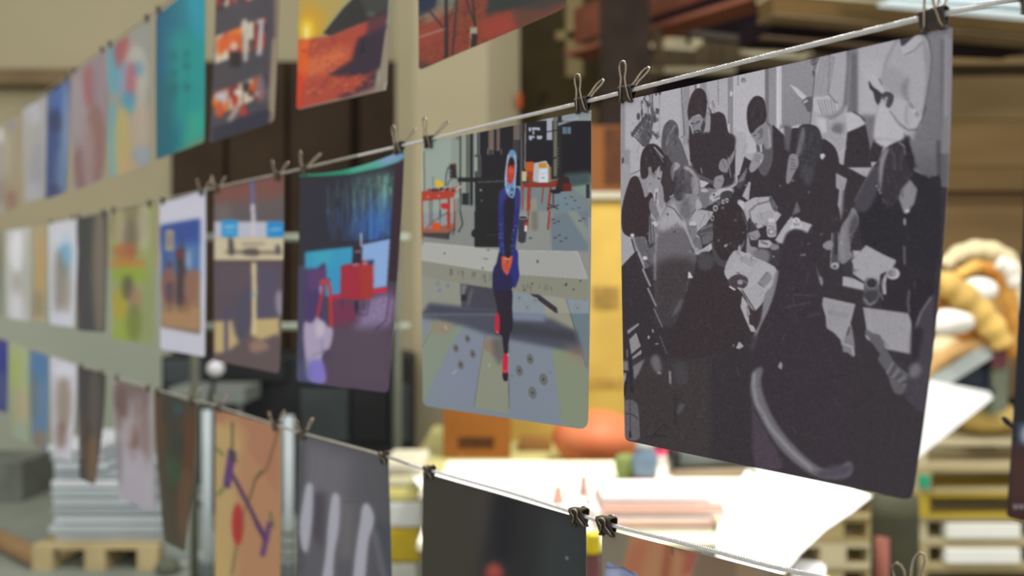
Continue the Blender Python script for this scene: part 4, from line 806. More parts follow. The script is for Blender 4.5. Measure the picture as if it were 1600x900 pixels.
    fr_ = random.Random(12)
    for k in range(420):                                        # folds and small lights in the dark clothing
        x, y = fr_.uniform(975, 1460), fr_.uniform(190, 690)
        l = fr_.uniform(4, 16); an = fr_.uniform(.9, 2.3); P.line([(x, y), (x + l * math.cos(an), y + l * math.sin(an))], fr_.uniform(1, 2.6), fr_.choice((34, 40, 92, 104)), 1, fr_.uniform(.1, .26))
    for (cx, cy, rx, ry, g1, g2, an0) in ((1265, 228, 16, 34, 44, 104, 1.7), (1405, 265, 22, 42, 48, 112, 1.5), (1140, 355, 24, 42, 40, 78, 1.4), (1102, 160, 13, 20, 40, 86, 1.2), (1183, 175, 12, 22, 40, 82, 1.3), (1048, 215, 10, 26, 60, 128, 1.8), (1070, 285, 16, 26, 60, 136, 1.9), (1018, 250, 14, 22, 40, 84, 1.2), (1245, 440, 22, 60, 46, 84, 1.5)):
        for q in range(60):
            t_, r_ = fr_.uniform(0, 6.28), fr_.uniform(0, .9) ** .5; x, y = cx + rx * r_ * math.cos(t_), cy + ry * r_ * math.sin(t_); an = an0 + fr_.uniform(-.35, .35); l = fr_.uniform(5, 12)
            P.line([(x, y), (x + l * math.cos(an), y + l * math.sin(an))], fr_.uniform(.7, 1.5), fr_.choice((g1, g2)), .5, .35)
    for k in range(160):
        x, y = fr_.uniform(1385, 1450), fr_.uniform(90, 210); P.line([(x, y), (x + 1, y + fr_.uniform(3, 8))], 1, fr_.choice((150, 186)), .6, .25)
    for k in range(70):
        x, y = fr_.uniform(1010, 1330), fr_.uniform(280, 400); P.ell(x, y, fr_.uniform(1, 3), fr_.uniform(1, 2.4), fr_.choice((40, 60, 150, 185)), .4, .45)
    P.grain(3.0, 5); P.grain(4.0, 8, 3); return P

def art_shed():
    """colour photo: seated woman in a blue coat and headscarf in a workshop"""
    P = Ink(645, 120, 935, 690, 2, (150, 158, 160))
    A = lambda: P.tile(640, 170, 1588 / 300.)
    B = lambda: P.tile(640, 330, 1588 / 300.)
    C = lambda: P.tile(640, 490, 1421 / 300.)
    rr = random.Random(7)
    A()
    P.rect(80, 0, 600, 860, (158, 172, 160), .5); P.rect(345, 200, 480, 700, (148, 158, 145), 1)
    P.rect(60, 200, 120, 700, (186, 186, 160), 3)
    P.rect(440, 180, 490, 700, (150, 160, 146), 1); P.rect(385, 205, 420, 260, (120, 128, 118), .5)
    P.rect(490, 180, 600, 560, (140, 148, 140), .5)
    for x, w, c in ((421, 9, 25), (497, 8, 60), (515, 26, 30), (565, 14, 40), (550, 12, 170), (590, 20, 28), (478, 14, 60)):
        P.line([(x, 190), (x, 900)], w, (c, c + 2, c + 3), .3)
    P.rect(540, 380, 600, 580, (70, 75, 72), .8); P.rect(540, 400, 560, 520, (165, 170, 160), .5)
    # dark hall
    P.rect(595, 100, 1520, 640, (30, 28, 34), .6)
    P.rect(655, 150, 700, 340, (120, 104, 92), .8); P.rect(720, 140, 750, 350, (112, 98, 90), .8); P.rect(750, 130, 762, 360, (30, 30, 30), .3)
    P.rect(860, 110, 912, 260, (112, 100, 92), 1); P.rect(855, 260, 905, 420, (62, 58, 58), 1); P.line([(925, 90), (928, 860)], 20, (84, 84, 84), .5); P.line([(960, 80), (955, 500)], 9, (150, 148, 142), .4)
    for x in (690, 760, 650, 672): P.line([(x, 330), (x, 380)], 6, (150, 148, 150), .5)
    P.rect(1135, 30, 1180, 260, (170, 176, 190), .6); P.rect(1190, 20, 1222, 560, (112, 112, 96), 1.2); P.rect(1225, 20, 1260, 600, (40, 40, 42), .5)
    P.rect(980, 60, 1040, 95, (190, 195, 205), .8)
    for k in range(16):
        x = 982 + rr.randint(0, 120); y = 155 + rr.choice((0, 25, 70)); P.rect(x, y, x + rr.randint(8, 26), y + rr.randint(18, 36), (176, 184, 200), .6)
    for k in range(13):
        x = 1232 + k * 13; P.rect(x, 110 - k * 4 + rr.randint(0, 12), x + 9, 140 - k * 4, (170, 178, 192), .5)
    for k in range(5): P.rect(1268 + k * 14, 150, 1278 + k * 14, 210, (120, 150, 170), .7)
    P.line([(1100, 200), (1260, 170)], 8, (30, 30, 34)); P.line([(960, 430), (1100, 420), (1200, 410), (1260, 380)], 10, (24, 24, 28))
    for k in range(7): P.rect(1215, 320 + k * 26, 1235, 332 + k * 26, (90, 88, 84), .5)
    P.rect(540, 570, 800, 900, (34, 33, 36), .5); P.line([(565, 608), (780, 600)], 6, (120, 120, 120), .5); P.rect(583, 665, 598, 682, (150, 150, 150), .4); P.rect(592, 755, 604, 768, (130, 130, 130), .4)
    P.rect(400, 570, 560, 605, (30, 30, 34), .5)
    # right floor
    P.poly([(930, 620), (1510, 540), (1510, 900), (900, 900)], (122, 136, 138), 2)
    P.poly([(1270, 540), (1500, 520), (1500, 640), (1330, 660)], (70, 88, 86), 5)
    P.poly([(1330, 650), (1500, 620), (1500, 760)], (128, 150, 138), 2)
    P.poly([(1180, 700), (1300, 700), (1480, 900), (1330, 900)], (118, 138, 148), 3); P.rect(1460, 625, 1490, 740, (52, 44, 56), .8)
    P.poly([(950, 760), (1050, 740), (1060, 900), (950, 900)], (150, 148, 134), 2)
    # stuff on right table
    P.rect(960, 440, 1030, 560, (196, 92, 28), 1); P.rect(930, 520, 970, 600, (200, 190, 150), .8); P.rect(975, 520, 1030, 610, (150, 60, 30), 1.2)
    P.poly([(1030, 450), (1130, 430), (1160, 480), (1170, 600), (1080, 615), (1020, 600)], (190, 190, 190), .5); P.poly([(1075, 500), (1140, 495), (1145, 615), (1068, 615)], (214, 222, 228), .4); P.line([(1092, 575), (1120, 570)], 5, (70, 70, 80)); P.line([(1080, 540), (1130, 535)], 3, (150, 155, 165))
    P.rect(1070, 450, 1136, 490, (206, 140, 40), .6); P.rect(1150, 480, 1172, 600, (150, 120, 80), .8)
    P.poly([(930, 615), (1150, 610), (1270, 575), (1270, 640), (1180, 650), (940, 650)], (140, 52, 40), .6); P.poly([(1240, 550), (1320, 570), (1335, 680), (1200, 690)], (52, 36, 38), .8); P.rect(1270, 620, 1338, 680, (110, 34, 28), 1)
    for x0, y0, x1, y1, w in ((985, 640, 975, 900, 16), (1000, 640, 990, 900, 12), (1110, 625, 1095, 780, 10), (1168, 650, 1140, 900, 18), (940, 640, 935, 830, 10)): P.line([(x0, y0), (x1, y1)], w, (160, 50, 36), .4)
    P.line([(1190, 690), (1190, 800)], 8, (30, 30, 32)); P.line([(1140, 830), (1235, 795)], 8, (34, 34, 36)); P.line([(1150, 790), (1230, 830)], 8, (34, 34, 36)); P.blob([(1170, 670), (1250, 675), (1240, 700), (1180, 700)], (34, 32, 36), .8)
    for x, y in ((1290, 740), (1340, 730), (1370, 760), (1300, 790), (1400, 820), (1350, 830)): P.ell(x, y, 12, 5, (70, 80, 84), .5)
    # left bench
    P.poly([(330, 460), (385, 455), (392, 580), (330, 570)], (44, 38, 44), .5); P.line([(335, 462), (385, 460)], 10, (150, 60, 50)); P.ell(340, 515, 5, 6, (220, 220, 220)); P.ell(340, 545, 5, 6, (220, 220, 220))
    P.line([(322, 480), (305, 540), (298, 640)], 8, (30, 34, 34)); P.line([(355, 580), (330, 590), (315, 640)], 7, (30, 34, 34)); P.line([(120, 350), (124, 690)], 8, (60, 72, 62), .5)
    P.poly([(98, 685), (380, 650), (420, 640), (380, 690), (370, 730), (320, 745), (98, 765)], (182, 62, 46), .5)
    for k in range(26): P.ell(160 + rr.randint(0, 210), 668 + rr.randint(-10, 12), rr.randint(6, 16), 8, rr.choice(((60, 36, 44), (110, 60, 60), (40, 40, 44), (150, 140, 140))), .4)
    P.blob([(215, 600), (240, 588), (270, 610), (278, 640), (240, 650), (222, 640)], (232, 190, 30), .5); P.line([(192, 560), (196, 640)], 5, (80, 90, 80))
    P.line([(380, 670), (430, 640)], 14, (190, 190, 190)); P.ell(154, 730, 8, 7, (226, 170, 130)); P.ell(243, 722, 8, 7, (226, 170, 130))
    for x, w in ((104, 12), (168, 8), (186, 6), (250, 6), (325, 22), (372, 10), (398, 8)): P.line([(x, 740), (x + 4, 1080 if w > 9 else 980)], w, (170, 52, 42) if w > 9 else (80, 76, 72), .4)
    P.blob([(262, 790), (300, 780), (330, 800), (325, 830), (270, 825)], (196, 40, 48), .5); P.rect(435, 700, 490, 800, (34, 36, 40), 1)
    P.rect(425, 800, 540, 1000, (140, 146, 142), 2); P.line([(255, 830), (255, 890)], 8, (30, 30, 34))
    B()
    P.rect(60, 230, 1520, 1000, (142, 148, 140), 2)
    P.poly([(380, 0), (540, 0), (540, 300), (120, 260), (110, 230), (320, 230)], (138, 142, 136), 1)
    P.poly([(100, 170), (380, 120), (330, 200), (320, 235), (120, 215)], (70, 60, 62), 1); P.poly([(100, 155), (380, 100), (372, 140), (320, 180), (105, 180)], (158, 96, 74), .6)
    P.blob([(190, 100), (240, 100), (255, 140), (230, 158), (192, 145)], (214, 84, 30), .6); P.line([(190, 90), (320, 10)], 7, (100, 80, 72)); P.line([(130, 150), (180, 100)], 9, (176, 60, 46))
    P.line([(318, 0), (325, 150)], 22, (176, 56, 44), .4); P.line([(104, 0), (108, 160)], 12, (170, 52, 42), .4); P.line([(322, 190), (322, 235)], 12, (50, 44, 46)); P.line([(375, 0), (372, 170)], 10, (120, 50, 40)); P.line([(420, 0), (440, 110), (405, 175)], 10, (40, 40, 44)); P.line([(370, 140), (360, 200)], 8, (40, 40, 44))
    P.rect(538, 0, 745, 300, (32, 31, 34), .4); P.line([(635, 198), (725, 198)], 5, (72, 72, 72)); P.blob([(515, 170), (540, 150), (540, 215), (515, 205)], (26, 24, 28), .5)
    P.rect(895, 0, 1180, 330, (144, 148, 142), 1.5); P.poly([(1160, 60), (1330, 0), (1480, 0), (1480, 330), (1180, 330)], (114, 128, 136), 2); P.poly([(1300, 0), (1380, 0), (1480, 150), (1480, 280)], (140, 148, 142), 3)
    P.rect(1010, 0, 1060, 160, (120, 122, 108), 3)
    for x, y in ((1190, 70), (1230, 85), (1200, 100), (1440, 62), (1410, 80), (1240, 200), (1205, 222), (1295, 225), (1255, 250), (1000, 225)): P.ell(x, y, 16, 7, (78, 84, 88), .7)
    for x0, x1, w in ((985, 975, 12), (1160, 1145, 16)): P.line([(x0, 0), (x1, 155)], w, (162, 50, 34), .4)
    P.poly([(900, 55), (980, 60), (960, 255), (930, 268), (898, 250)], (58, 58, 66), .5); P.ell(940, 52, 42, 20, (170, 170, 166), .4); P.ell(940, 54, 34, 13, (60, 60, 66), .4); P.poly([(955, 95), (975, 100), (972, 170), (950, 170)], (220, 220, 220), .4); P.rect(950, 95, 976, 120, (190, 40, 40), .4)
    # beam
    P.poly([(88, 300), (125, 260), (540, 300), (740, 322), (700, 500), (90, 400)], (178, 180, 172), .5); P.poly([(895, 325), (1390, 335), (1470, 558), (900, 520)], (168, 170, 164), .5)
    P.poly([(88, 405), (700, 498), (700, 645), (80, 535)], (144, 144, 130), .5); P.poly([(900, 520), (1475, 560), (1475, 745), (900, 668), (850, 660)], (142, 144, 128), .5)
    P.line([(90, 402), (700, 498)], 5, (214, 214, 206), .4); P.line([(900, 522), (1470, 560)], 4, (206, 206, 200), .4); P.line([(125, 262), (540, 300)], 4, (216, 216, 210), .4); P.line([(1390, 338), (1472, 560)], 5, (200, 200, 194), .4); P.line([(900, 328), (1390, 336)], 4, (196, 198, 194), .4)
    for k in range(24):
        x = rr.choice((rr.randint(300, 690), rr.randint(300, 690), rr.randint(900, 1180))); y = 470 + (x - 300) * .15 if x < 700 else 610 + rr.randint(-8, 20); P.line([(x, y), (x + rr.randint(-6, 8), y + rr.randint(30, 100) * (1 if x < 700 else .6))], 4, (84, 80, 74), .3)
    for x, y in ((290, 350), (607, 474), (650, 322), (1060, 410), (1060, 422), (1295, 610), (1358, 648), (1415, 578), (1445, 745), (1015, 602), (950, 655)): P.ell(x, y, 8, 6, (50, 48, 46), .4)
    P.line([(1300, 595), (1290, 620)], 8, (30, 30, 30), .3); P.line([(605, 392), (650, 396)], 5, (60, 60, 58))
    # below
    P.poly([(80, 540), (700, 650), (700, 1000), (80, 1000)], (150, 152, 138), 1)
    P.poly([(420, 600), (700, 640), (730, 700), (740, 820), (430, 800), (425, 700)], (72, 70, 82), 1.2); P.line([(450, 640), (450, 740)], 40, (40, 34, 42), 1); P.poly([(430, 610), (475, 615), (460, 690), (430, 690)], (120, 118, 122), .8); P.line([(520, 640), (480, 790)], 20, (104, 102, 108), 2)
    P.poly([(160, 760), (430, 790), (730, 800), (860, 830), (860, 1010), (80, 1010), (90, 870)], (72, 74, 90), 4)
    P.poly([(850, 670), (1480, 745), (1480, 1000), (850, 1000)], (142, 152, 160), 1); P.poly([(1110, 700), (1290, 720), (1340, 900), (1130, 900)], (158, 160, 142), 1.5); P.line([(1295, 720), (1345, 900)], 4, (90, 96, 98))
    P.poly([(995, 685), (1070, 690), (1220, 800), (1230, 860), (1150, 800)], (62, 52, 58), .4)
    for x, y, r in ((907, 718, 24), (1040, 740, 24), (975, 795, 26), (1388, 803, 28), (235, 600, 22), (320, 618, 20), (250, 655, 20)):
        P.ell(x, y, r, r * 1.15, (128, 136, 142), .5); P.ell(x, y, r * .85, r, (144, 152, 158), .5); P.ell(x, y, 4, 6, (30, 30, 34), .3)
    C()
    P.poly([(60, 0), (1330, 0), (1330, 870), (60, 700)], (132, 144, 152), 1)
    P.poly([(180, 40), (400, 90), (280, 280), (100, 660), (60, 640), (90, 220)], (138, 150, 132), 1.5)
    P.poly([(400, 130), (560, 160), (480, 700), (200, 660), (260, 330)], (134, 142, 158), 1.5)
    P.poly([(545, 200), (735, 180), (735, 740), (478, 700)], (146, 150, 130), 1.2); P.poly([(735, 170), (1050, 230), (1130, 830), (735, 750)], (132, 142, 154), 1.5)
    P.poly([(1050, 230), (1240, 260), (1330, 480), (1330, 880), (1130, 830)], (138, 148, 124), 1.5); P.poly([(1010, 0), (1200, 0), (1260, 220), (1050, 200)], (152, 152, 132), 2)
    P.poly([(1190, 0), (1330, 0), (1330, 430)], (112, 128, 136), 1); P.line([(1190, 0), (1310, 400)], 5, (70, 74, 76))
    P.poly([(60, 0), (660, 0), (1050, 40), (1230, 130), (1290, 320), (1150, 270), (740, 190), (560, 150), (400, 90), (90, 30)], (74, 76, 90), 5, .92)
    P.poly([(740, 60), (1220, 130), (1240, 210), (740, 150)], (62, 62, 70), 5, .7); P.poly([(700, 0), (980, 0), (1010, 60), (760, 50)], (128, 138, 156), 4)
    P.line([(560, 160), (500, 540), (478, 690)], 4, (92, 96, 100), .4); P.line([(735, 480), (736, 700)], 5, (84, 92, 98), .4); P.line([(200, 50), (90, 260)], 4, (100, 104, 96))
    P.poly([(190, 50), (320, 80), (300, 160), (150, 140)], (150, 138, 118), 4); P.poly([(565, 180), (660, 190), (650, 330), (545, 260)], (146, 128, 112), 3); P.poly([(610, 190), (730, 180), (730, 300), (660, 390), (620, 300)], (92, 88, 92), 5, .7)
    P.poly([(1150, 230), (1300, 260), (1320, 420), (1200, 350)], (158, 130, 110), 7, .5)
    for x, y, r in ((430, 188, 25), (344, 258, 27), (469, 300, 27), (380, 380, 28), (893, 338, 32), (814, 424, 33), (992, 488, 37), (911, 587, 37)):
        P.ell(x, y, r, r * 1.42, (150, 156, 158), .4, 1, -.2); P.ell(x, y, r * .87, r * 1.3, (112, 114, 116), .4, 1, -.2); P.ell(x, y, 6, 8, (22, 22, 26), .3)
    P.line([(265, 90), (275, 120)], 10, (190, 186, 160), .6); P.line([(320, 450), (345, 420)], 12, (170, 174, 168), 1); P.line([(590, 370), (590, 395)], 7, (190, 190, 170), .6); P.ell(755, 460, 10, 8, (110, 116, 118), 2); P.ell(1040, 438, 10, 5, (110, 116, 118), 2)
    # woman
    B()
    P.blob([(700, 640), (840, 640), (850, 800), (845, 1000), (730, 1010), (725, 800)], (44, 36, 52), .8)
    C()
    P.poly([(670, -30), (752, -30), (750, 100), (732, 230), (730, 300), (700, 300), (685, 160)], (44, 38, 50), .8)
    P.blob([(640, 5), (660, 0), (668, 60), (664, 140), (650, 150), (632, 130), (634, 60)], (196, 40, 62), .5); P.ell(648, 140, 14, 10, (214, 100, 110), .5); P.line([(632, 140), (652, 158)], 7, (40, 30, 40))
    P.blob([(695, 305), (726, 305), (728, 400), (726, 460), (708, 500), (690, 470), (690, 380)], (208, 36, 66), .5); P.blob([(690, 440), (728, 440), (728, 490), (712, 503), (695, 490)], (50, 32, 44), .6); P.line([(728, 318), (732, 296)], 8, (220, 190, 180), .5); P.ell(708, 430, 10, 14, (226, 80, 100), 1.2)
    A()
    P.blob([(790, 650), (880, 650), (912, 680), (915, 800), (890, 1050), (880, 1160), (905, 1350), (880, 1450), (800, 1500), (700, 1480), (690, 1340), (745, 1230), (735, 1050), (735, 760), (750, 690)], (44, 46, 112), .6)
    P.blob([(790, 760), (870, 740), (860, 900), (845, 1200), (790, 1210), (780, 950)], (34, 30, 46), 1)
    P.blob([(745, 700), (790, 660), (800, 700), (760, 800), (755, 860)], (50, 58, 122), 1.5); P.blob([(870, 680), (910, 690), (912, 800), (880, 830)], (52, 56, 118), 1.5)
    P.blob([(855, 340), (880, 365), (888, 430), (880, 560), (878, 640), (860, 735), (830, 720), (800, 700), (790, 640), (790, 560), (800, 480), (810, 400), (830, 350)], (104, 150, 196), .5)
    P.line([(820, 380), (805, 470), (796, 560), (795, 640)], 10, (190, 205, 216), .5); P.line([(870, 380), (882, 480), (872, 600), (866, 700)], 8, (178, 198, 214), .6)
    P.blob([(845, 400), (866, 430), (872, 500), (862, 580), (840, 625), (815, 610), (804, 540), (812, 470), (825, 420)], (196, 66, 46), .6)
    P.blob([(845, 400), (866, 430), (866, 470), (830, 470), (815, 480), (825, 420)], (44, 24, 26), 1.2); P.line([(818, 480), (832, 484)], 7, (60, 24, 24), .4); P.line([(846, 484), (862, 480)], 7, (60, 24, 24), .4)
    P.line([(838, 485), (834, 530)], 6, (232, 110, 76), .8); P.line([(822, 562), (852, 558)], 9, (120, 24, 34), .6); P.line([(828, 560), (846, 558)], 3, (235, 200, 190), .3); P.ell(850, 520, 10, 12, (226, 96, 64), 1.5); P.ell(828, 600, 14, 8, (150, 46, 40), 1.5)
    for k in range(26): P.ell(812 + rr.randint(0, 56), 650 + rr.randint(0, 70), 5, 6, rr.choice(((210, 216, 224), (60, 80, 130), (40, 50, 90))), .4)
    P.line([(800, 640), (808, 670), (830, 730), (860, 735)], 5, (206, 214, 220), .4)
    B()
    P.blob([(745, 330), (770, 380), (760, 470), (790, 530), (840, 530), (850, 640), (700, 660), (690, 560), (700, 470), (720, 430)], (40, 38, 78), 1); P.blob([(855, 350), (895, 330), (900, 460), (908, 540), (870, 640), (850, 560), (840, 480)], (44, 48, 122), .8)
    for k in range(46):
        l = rr.random() < .5; y = rr.randint(100, 350); x = (744 + rr.randint(0, 32)) if l else (882 - (y - 100) * .12 + rr.randint(-26, 4)); P.line([(x, y), (x + rr.randint(-8, 8), y + rr.randint(5, 12))], 5, (104, 124, 214), .3)
    P.blob([(765, 375), (800, 380), (812, 395), (850, 368), (848, 420), (830, 480), (815, 525), (795, 520), (770, 480), (762, 420)], (206, 92, 64), .5)
    P.blob([(780, 400), (800, 385), (806, 410), (790, 425)], (242, 150, 104), .8); P.line([(785, 415), (795, 405), (815, 420), (795, 440)], 6, (110, 34, 30), .4); P.line([(780, 455), (826, 455)], 6, (170, 50, 40), .5); P.line([(785, 480), (820, 478)], 5, (166, 46, 40), .5); P.line([(812, 392), (826, 400)], 9, (246, 170, 120), .6)
    P.grain(2, 9); return P

def art_board():
    """colour photo: lecture hall board with red desk and blue walls"""
    P = Ink(440, 200, 660, 660, 1.5, (70, 62, 74))
    P.tile(450, 220, 818 / 200.)
    rr = random.Random(4)
    P.poly([(60, 150), (770, -40), (760, 140), (600, 200), (380, 225), (60, 250)], (30, 146, 112), 1)
    P.poly([(380, 120), (600, 70), (620, 170), (400, 215)], (84, 176, 156), 10); P.poly([(560, 60), (770, -40), (760, 130), (600, 180)], (128, 164, 196), 10)
    P.rect(60, 230, 250, 800, (38, 36, 48), 1); P.poly([(90, 240), (400, 218), (600, 180), (740, 130), (740, 620), (110, 710), (90, 700)], (36, 36, 52), .8)
    for k in range(330):
        x = 200 + 480 * rr.random() ** .6; y0 = 215 - max(0, x - 380) * .2; L = (120 + 260 * rr.random()) * (.4 + .6 * (x - 150) / 500); a = .12 + .68 * ((x - 180) / 480) ** 1.2
        ys = y0 + 30 + rr.random() * 300
        P.line([(x, ys), (x + rr.randint(-6, 6), min(ys + L, 640))], rr.choice((4, 6, 8)), rr.choice(((130, 178, 160), (96, 150, 150), (34, 48, 60))) if ys < 330 else rr.choice(((84, 130, 190), (60, 100, 160), (30, 40, 70))), .6, a)
    P.poly([(400, 230), (670, 170), (660, 300), (420, 300)], (120, 168, 140), 12, .35); P.poly([(480, 480), (660, 440), (655, 620), (480, 650)], (50, 110, 200), 12, .5)
    P.line([(100, 705), (460, 665), (660, 618)], 9, (30, 22, 40), .6); P.line([(100, 240), (400, 220), (600, 178), (735, 135)], 8, (24, 22, 26), .7)
    P.poly([(680, 160), (745, 110), (740, 300), (715, 520), (700, 900), (640, 900), (655, 620)], (52, 32, 44), .8)
    P.poly([(110, 712), (440, 675), (440, 1000), (330, 980), (110, 1000)], (56, 158, 196), 2, 1, False, (60, 130, 190)) if False else P.poly([(110, 712), (440, 675), (440, 1000), (300, 1000), (110, 980)], (52, 156, 194), 1.5)
    P.poly([(475, 665), (652, 628), (630, 960), (540, 960), (540, 780), (475, 770)], (140, 176, 222), 1); P.poly([(150, 720), (280, 700), (270, 790), (180, 800)], (60, 176, 190), 6, .6)
    P.tile(450, 420, 818 / 200.)
    P.poly([(280, 0), (335, 0), (330, 170), (280, 175)], (52, 150, 200), 1); P.rect(60, 0, 240, 1000, (68, 62, 98), 3)
    P.poly([(270, 180), (345, 160), (540, 130), (630, 115), (720, 130), (720, 1000), (200, 1000)], (84, 64, 86), 2)
    P.poly([(535, 135), (632, 118), (632, 150), (535, 165)], (206, 34, 60), 1); P.poly([(270, 170), (345, 160), (345, 195), (270, 205)], (180, 30, 60), 1)
    P.poly([(520, 190), (640, 160), (690, 200), (650, 360), (540, 420), (400, 420), (470, 300)], (150, 132, 172), 8, .8); P.poly([(280, 200), (430, 220), (440, 330), (300, 400)], (128, 40, 76), 8, .8); P.poly([(300, 380), (640, 370), (640, 760), (230, 760)], (86, 72, 88), 12)
    for k in range(60): P.ell(470 + rr.randint(-60, 180), 260 + rr.randint(-60, 110), 7, 3, (120, 96, 150), .5, .5)
    for k in range(60): P.ell(500 + rr.randint(-60, 160), 240 + rr.randint(-60, 110), 6, 3, (190, 178, 210), .5, .5)
    P.blob([(150, 60), (235, -40), (240, 90), (215, 90), (220, 330), (140, 330), (100, 200)], (72, 52, 104), 2)
    P.line([(650, 170), (628, 330), (560, 390)], 6, (40, 30, 60), .5); P.line([(345, 200), (350, 250)], 5, (40, 30, 50)); P.line([(520, 190), (510, 290), (460, 300)], 5, (40, 30, 60)); P.line([(490, 200), (488, 270)], 5, (40, 30, 60)); P.blob([(430, 210), (450, 210), (445, 290), (430, 270)], (30, 26, 60), 1)
    P.tile(450, 220, 818 / 200.)
    P.blob([(140, 830), (200, 830), (232, 808), (242, 850), (235, 920), (140, 960)], (92, 58, 110), 2)
    P.poly([(338, 800), (370, 790), (540, 770), (545, 900), (535, 1000), (520, 1010), (440, 1020), (335, 1005)], (164, 36, 58), .8); P.poly([(460, 780), (540, 770), (540, 1005), (470, 1010)], (168, 52, 44), 5)
    P.poly([(415, 670), (475, 660), (470, 790), (412, 790)], (48, 28, 44), .6); P.line([(468, 590), (470, 680)], 10, (190, 200, 216), .5); P.line([(428, 712), (468, 706)], 7, (220, 180, 170), .4); P.poly([(505, 770), (550, 760), (548, 790), (510, 792)], (30, 66, 110), .5); P.line([(415, 795), (455, 788)], 7, (220, 210, 220), .5); P.line([(480, 788), (510, 784)], 7, (220, 210, 220), .5)
    P.tile(450, 420, 818 / 200.)
    P.line([(215, 80), (235, 70), (200, 250), (185, 320)], 15, (196, 44, 52), .8); P.line([(250, 70), (270, 120), (278, 370)], 20, (206, 40, 48), .8); P.line([(200, 90), (240, 80)], 10, (230, 80, 60), 1); P.line([(210, 110), (208, 160)], 10, (190, 190, 220), .8); P.line([(262, 60), (270, 80)], 7, (30, 30, 60))
    P.blob([(185, 310), (210, 330), (240, 350), (250, 370), (285, 380), (285, 440), (265, 510), (230, 530), (215, 600), (235, 720), (130, 700), (110, 560), (100, 420), (110, 340), (150, 350)], (176, 164, 190), 1.5)
    P.blob([(150, 590), (225, 600), (235, 730), (125, 700)], (132, 122, 204), 4); P.line([(215, 420), (220, 530), (150, 560)], 7, (130, 120, 160), 1.5); P.blob([(190, 340), (230, 350), (220, 440), (180, 420)], (204, 194, 206), 5); P.poly([(60, 600), (140, 580), (130, 720), (60, 720)], (84, 96, 130), 8, .6)
    P.soften(1); P.grain(1.5, 3); return P

def art_sign():
    P = Ink(315, 250, 460, 610, 1.2, (96, 78, 82))
    P.tile(240, 300, 683 / 220.)
    P.rect(290, -80, 650, 150, (108, 92, 86), 2, 1, ((92, 84, 88), False)); P.poly([(290, -60), (640, -130), (640, 20), (290, 60)], (132, 72, 62), 8, .7); P.poly([(310, 60), (370, 60), (380, 150), (290, 150)], (128, 116, 112), 8, .5)
    P.rect(295, 145, 635, 225, (190, 192, 206), 1); P.rect(330, 138, 408, 222, (36, 150, 208), 1.2); P.line([(345, 170), (395, 170)], 12, (150, 200, 225), 1.5); P.line([(345, 195), (395, 195)], 7, (140, 190, 220), 1.5)
    P.rect(550, 145, 632, 225, (24, 138, 206), 1.2); P.line([(565, 185), (620, 180)], 12, (140, 200, 225), 2); P.line([(480, -80), (482, 60)], 18, (98, 104, 156), 1.2); P.line([(483, 60), (486, 220)], 18, (206, 204, 210), 1)
    P.rect(295, 222, 640, 335, (208, 196, 162), 1); P.line([(430, 254), (540, 252)], 10, (140, 128, 110), 2.2); P.line([(350, 292), (620, 296)], 16, (120, 106, 92), 2.5)
    P.blob([(365, 225), (385, 235), (390, 300), (370, 305)], (60, 50, 60), 1.8); P.blob([(595, 260), (612, 262), (615, 300), (595, 300)], (80, 70, 76), 1.8); P.blob([(440, 280), (500, 275), (510, 310), (440, 306)], (90, 80, 74), 2.5)
    P.rect(290, 335, 640, 620, (88, 74, 84), 1.5); P.line([(290, 340), (640, 338)], 10, (96, 66, 66), 1)
    for k in range(5): P.line([(320, 372 + k * 26), (600, 374 + k * 26)], 7, (104, 90, 96), 2, .6)
    P.poly([(295, 630), (610, 610), (610, 720), (295, 790)], (196, 174, 120), 2); P.rect(345, 560, 362, 800, (76, 70, 104), 2); P.blob([(385, 560), (470, 450), (480, 640), (450, 740), (400, 700)], (78, 74, 92), 4); P.rect(500, 360, 600, 610, (84, 76, 98), 3)
    P.poly([(295, 780), (345, 790), (460, 690), (520, 720), (600, 690), (640, 720), (640, 920), (290, 870)], (98, 82, 84), 3); P.blob([(470, 730), (530, 720), (560, 760), (480, 780)], (150, 120, 104), 4)
    P.line([(487, 345), (490, 470), (488, 690)], 22, (212, 196, 152), 1.2); P.line([(490, 490), (490, 510)], 14, (120, 180, 190), 1.5); P.blob([(595, 500), (620, 480), (625, 600), (600, 580)], (150, 146, 160), 3)
    P.soften(1.5); return P

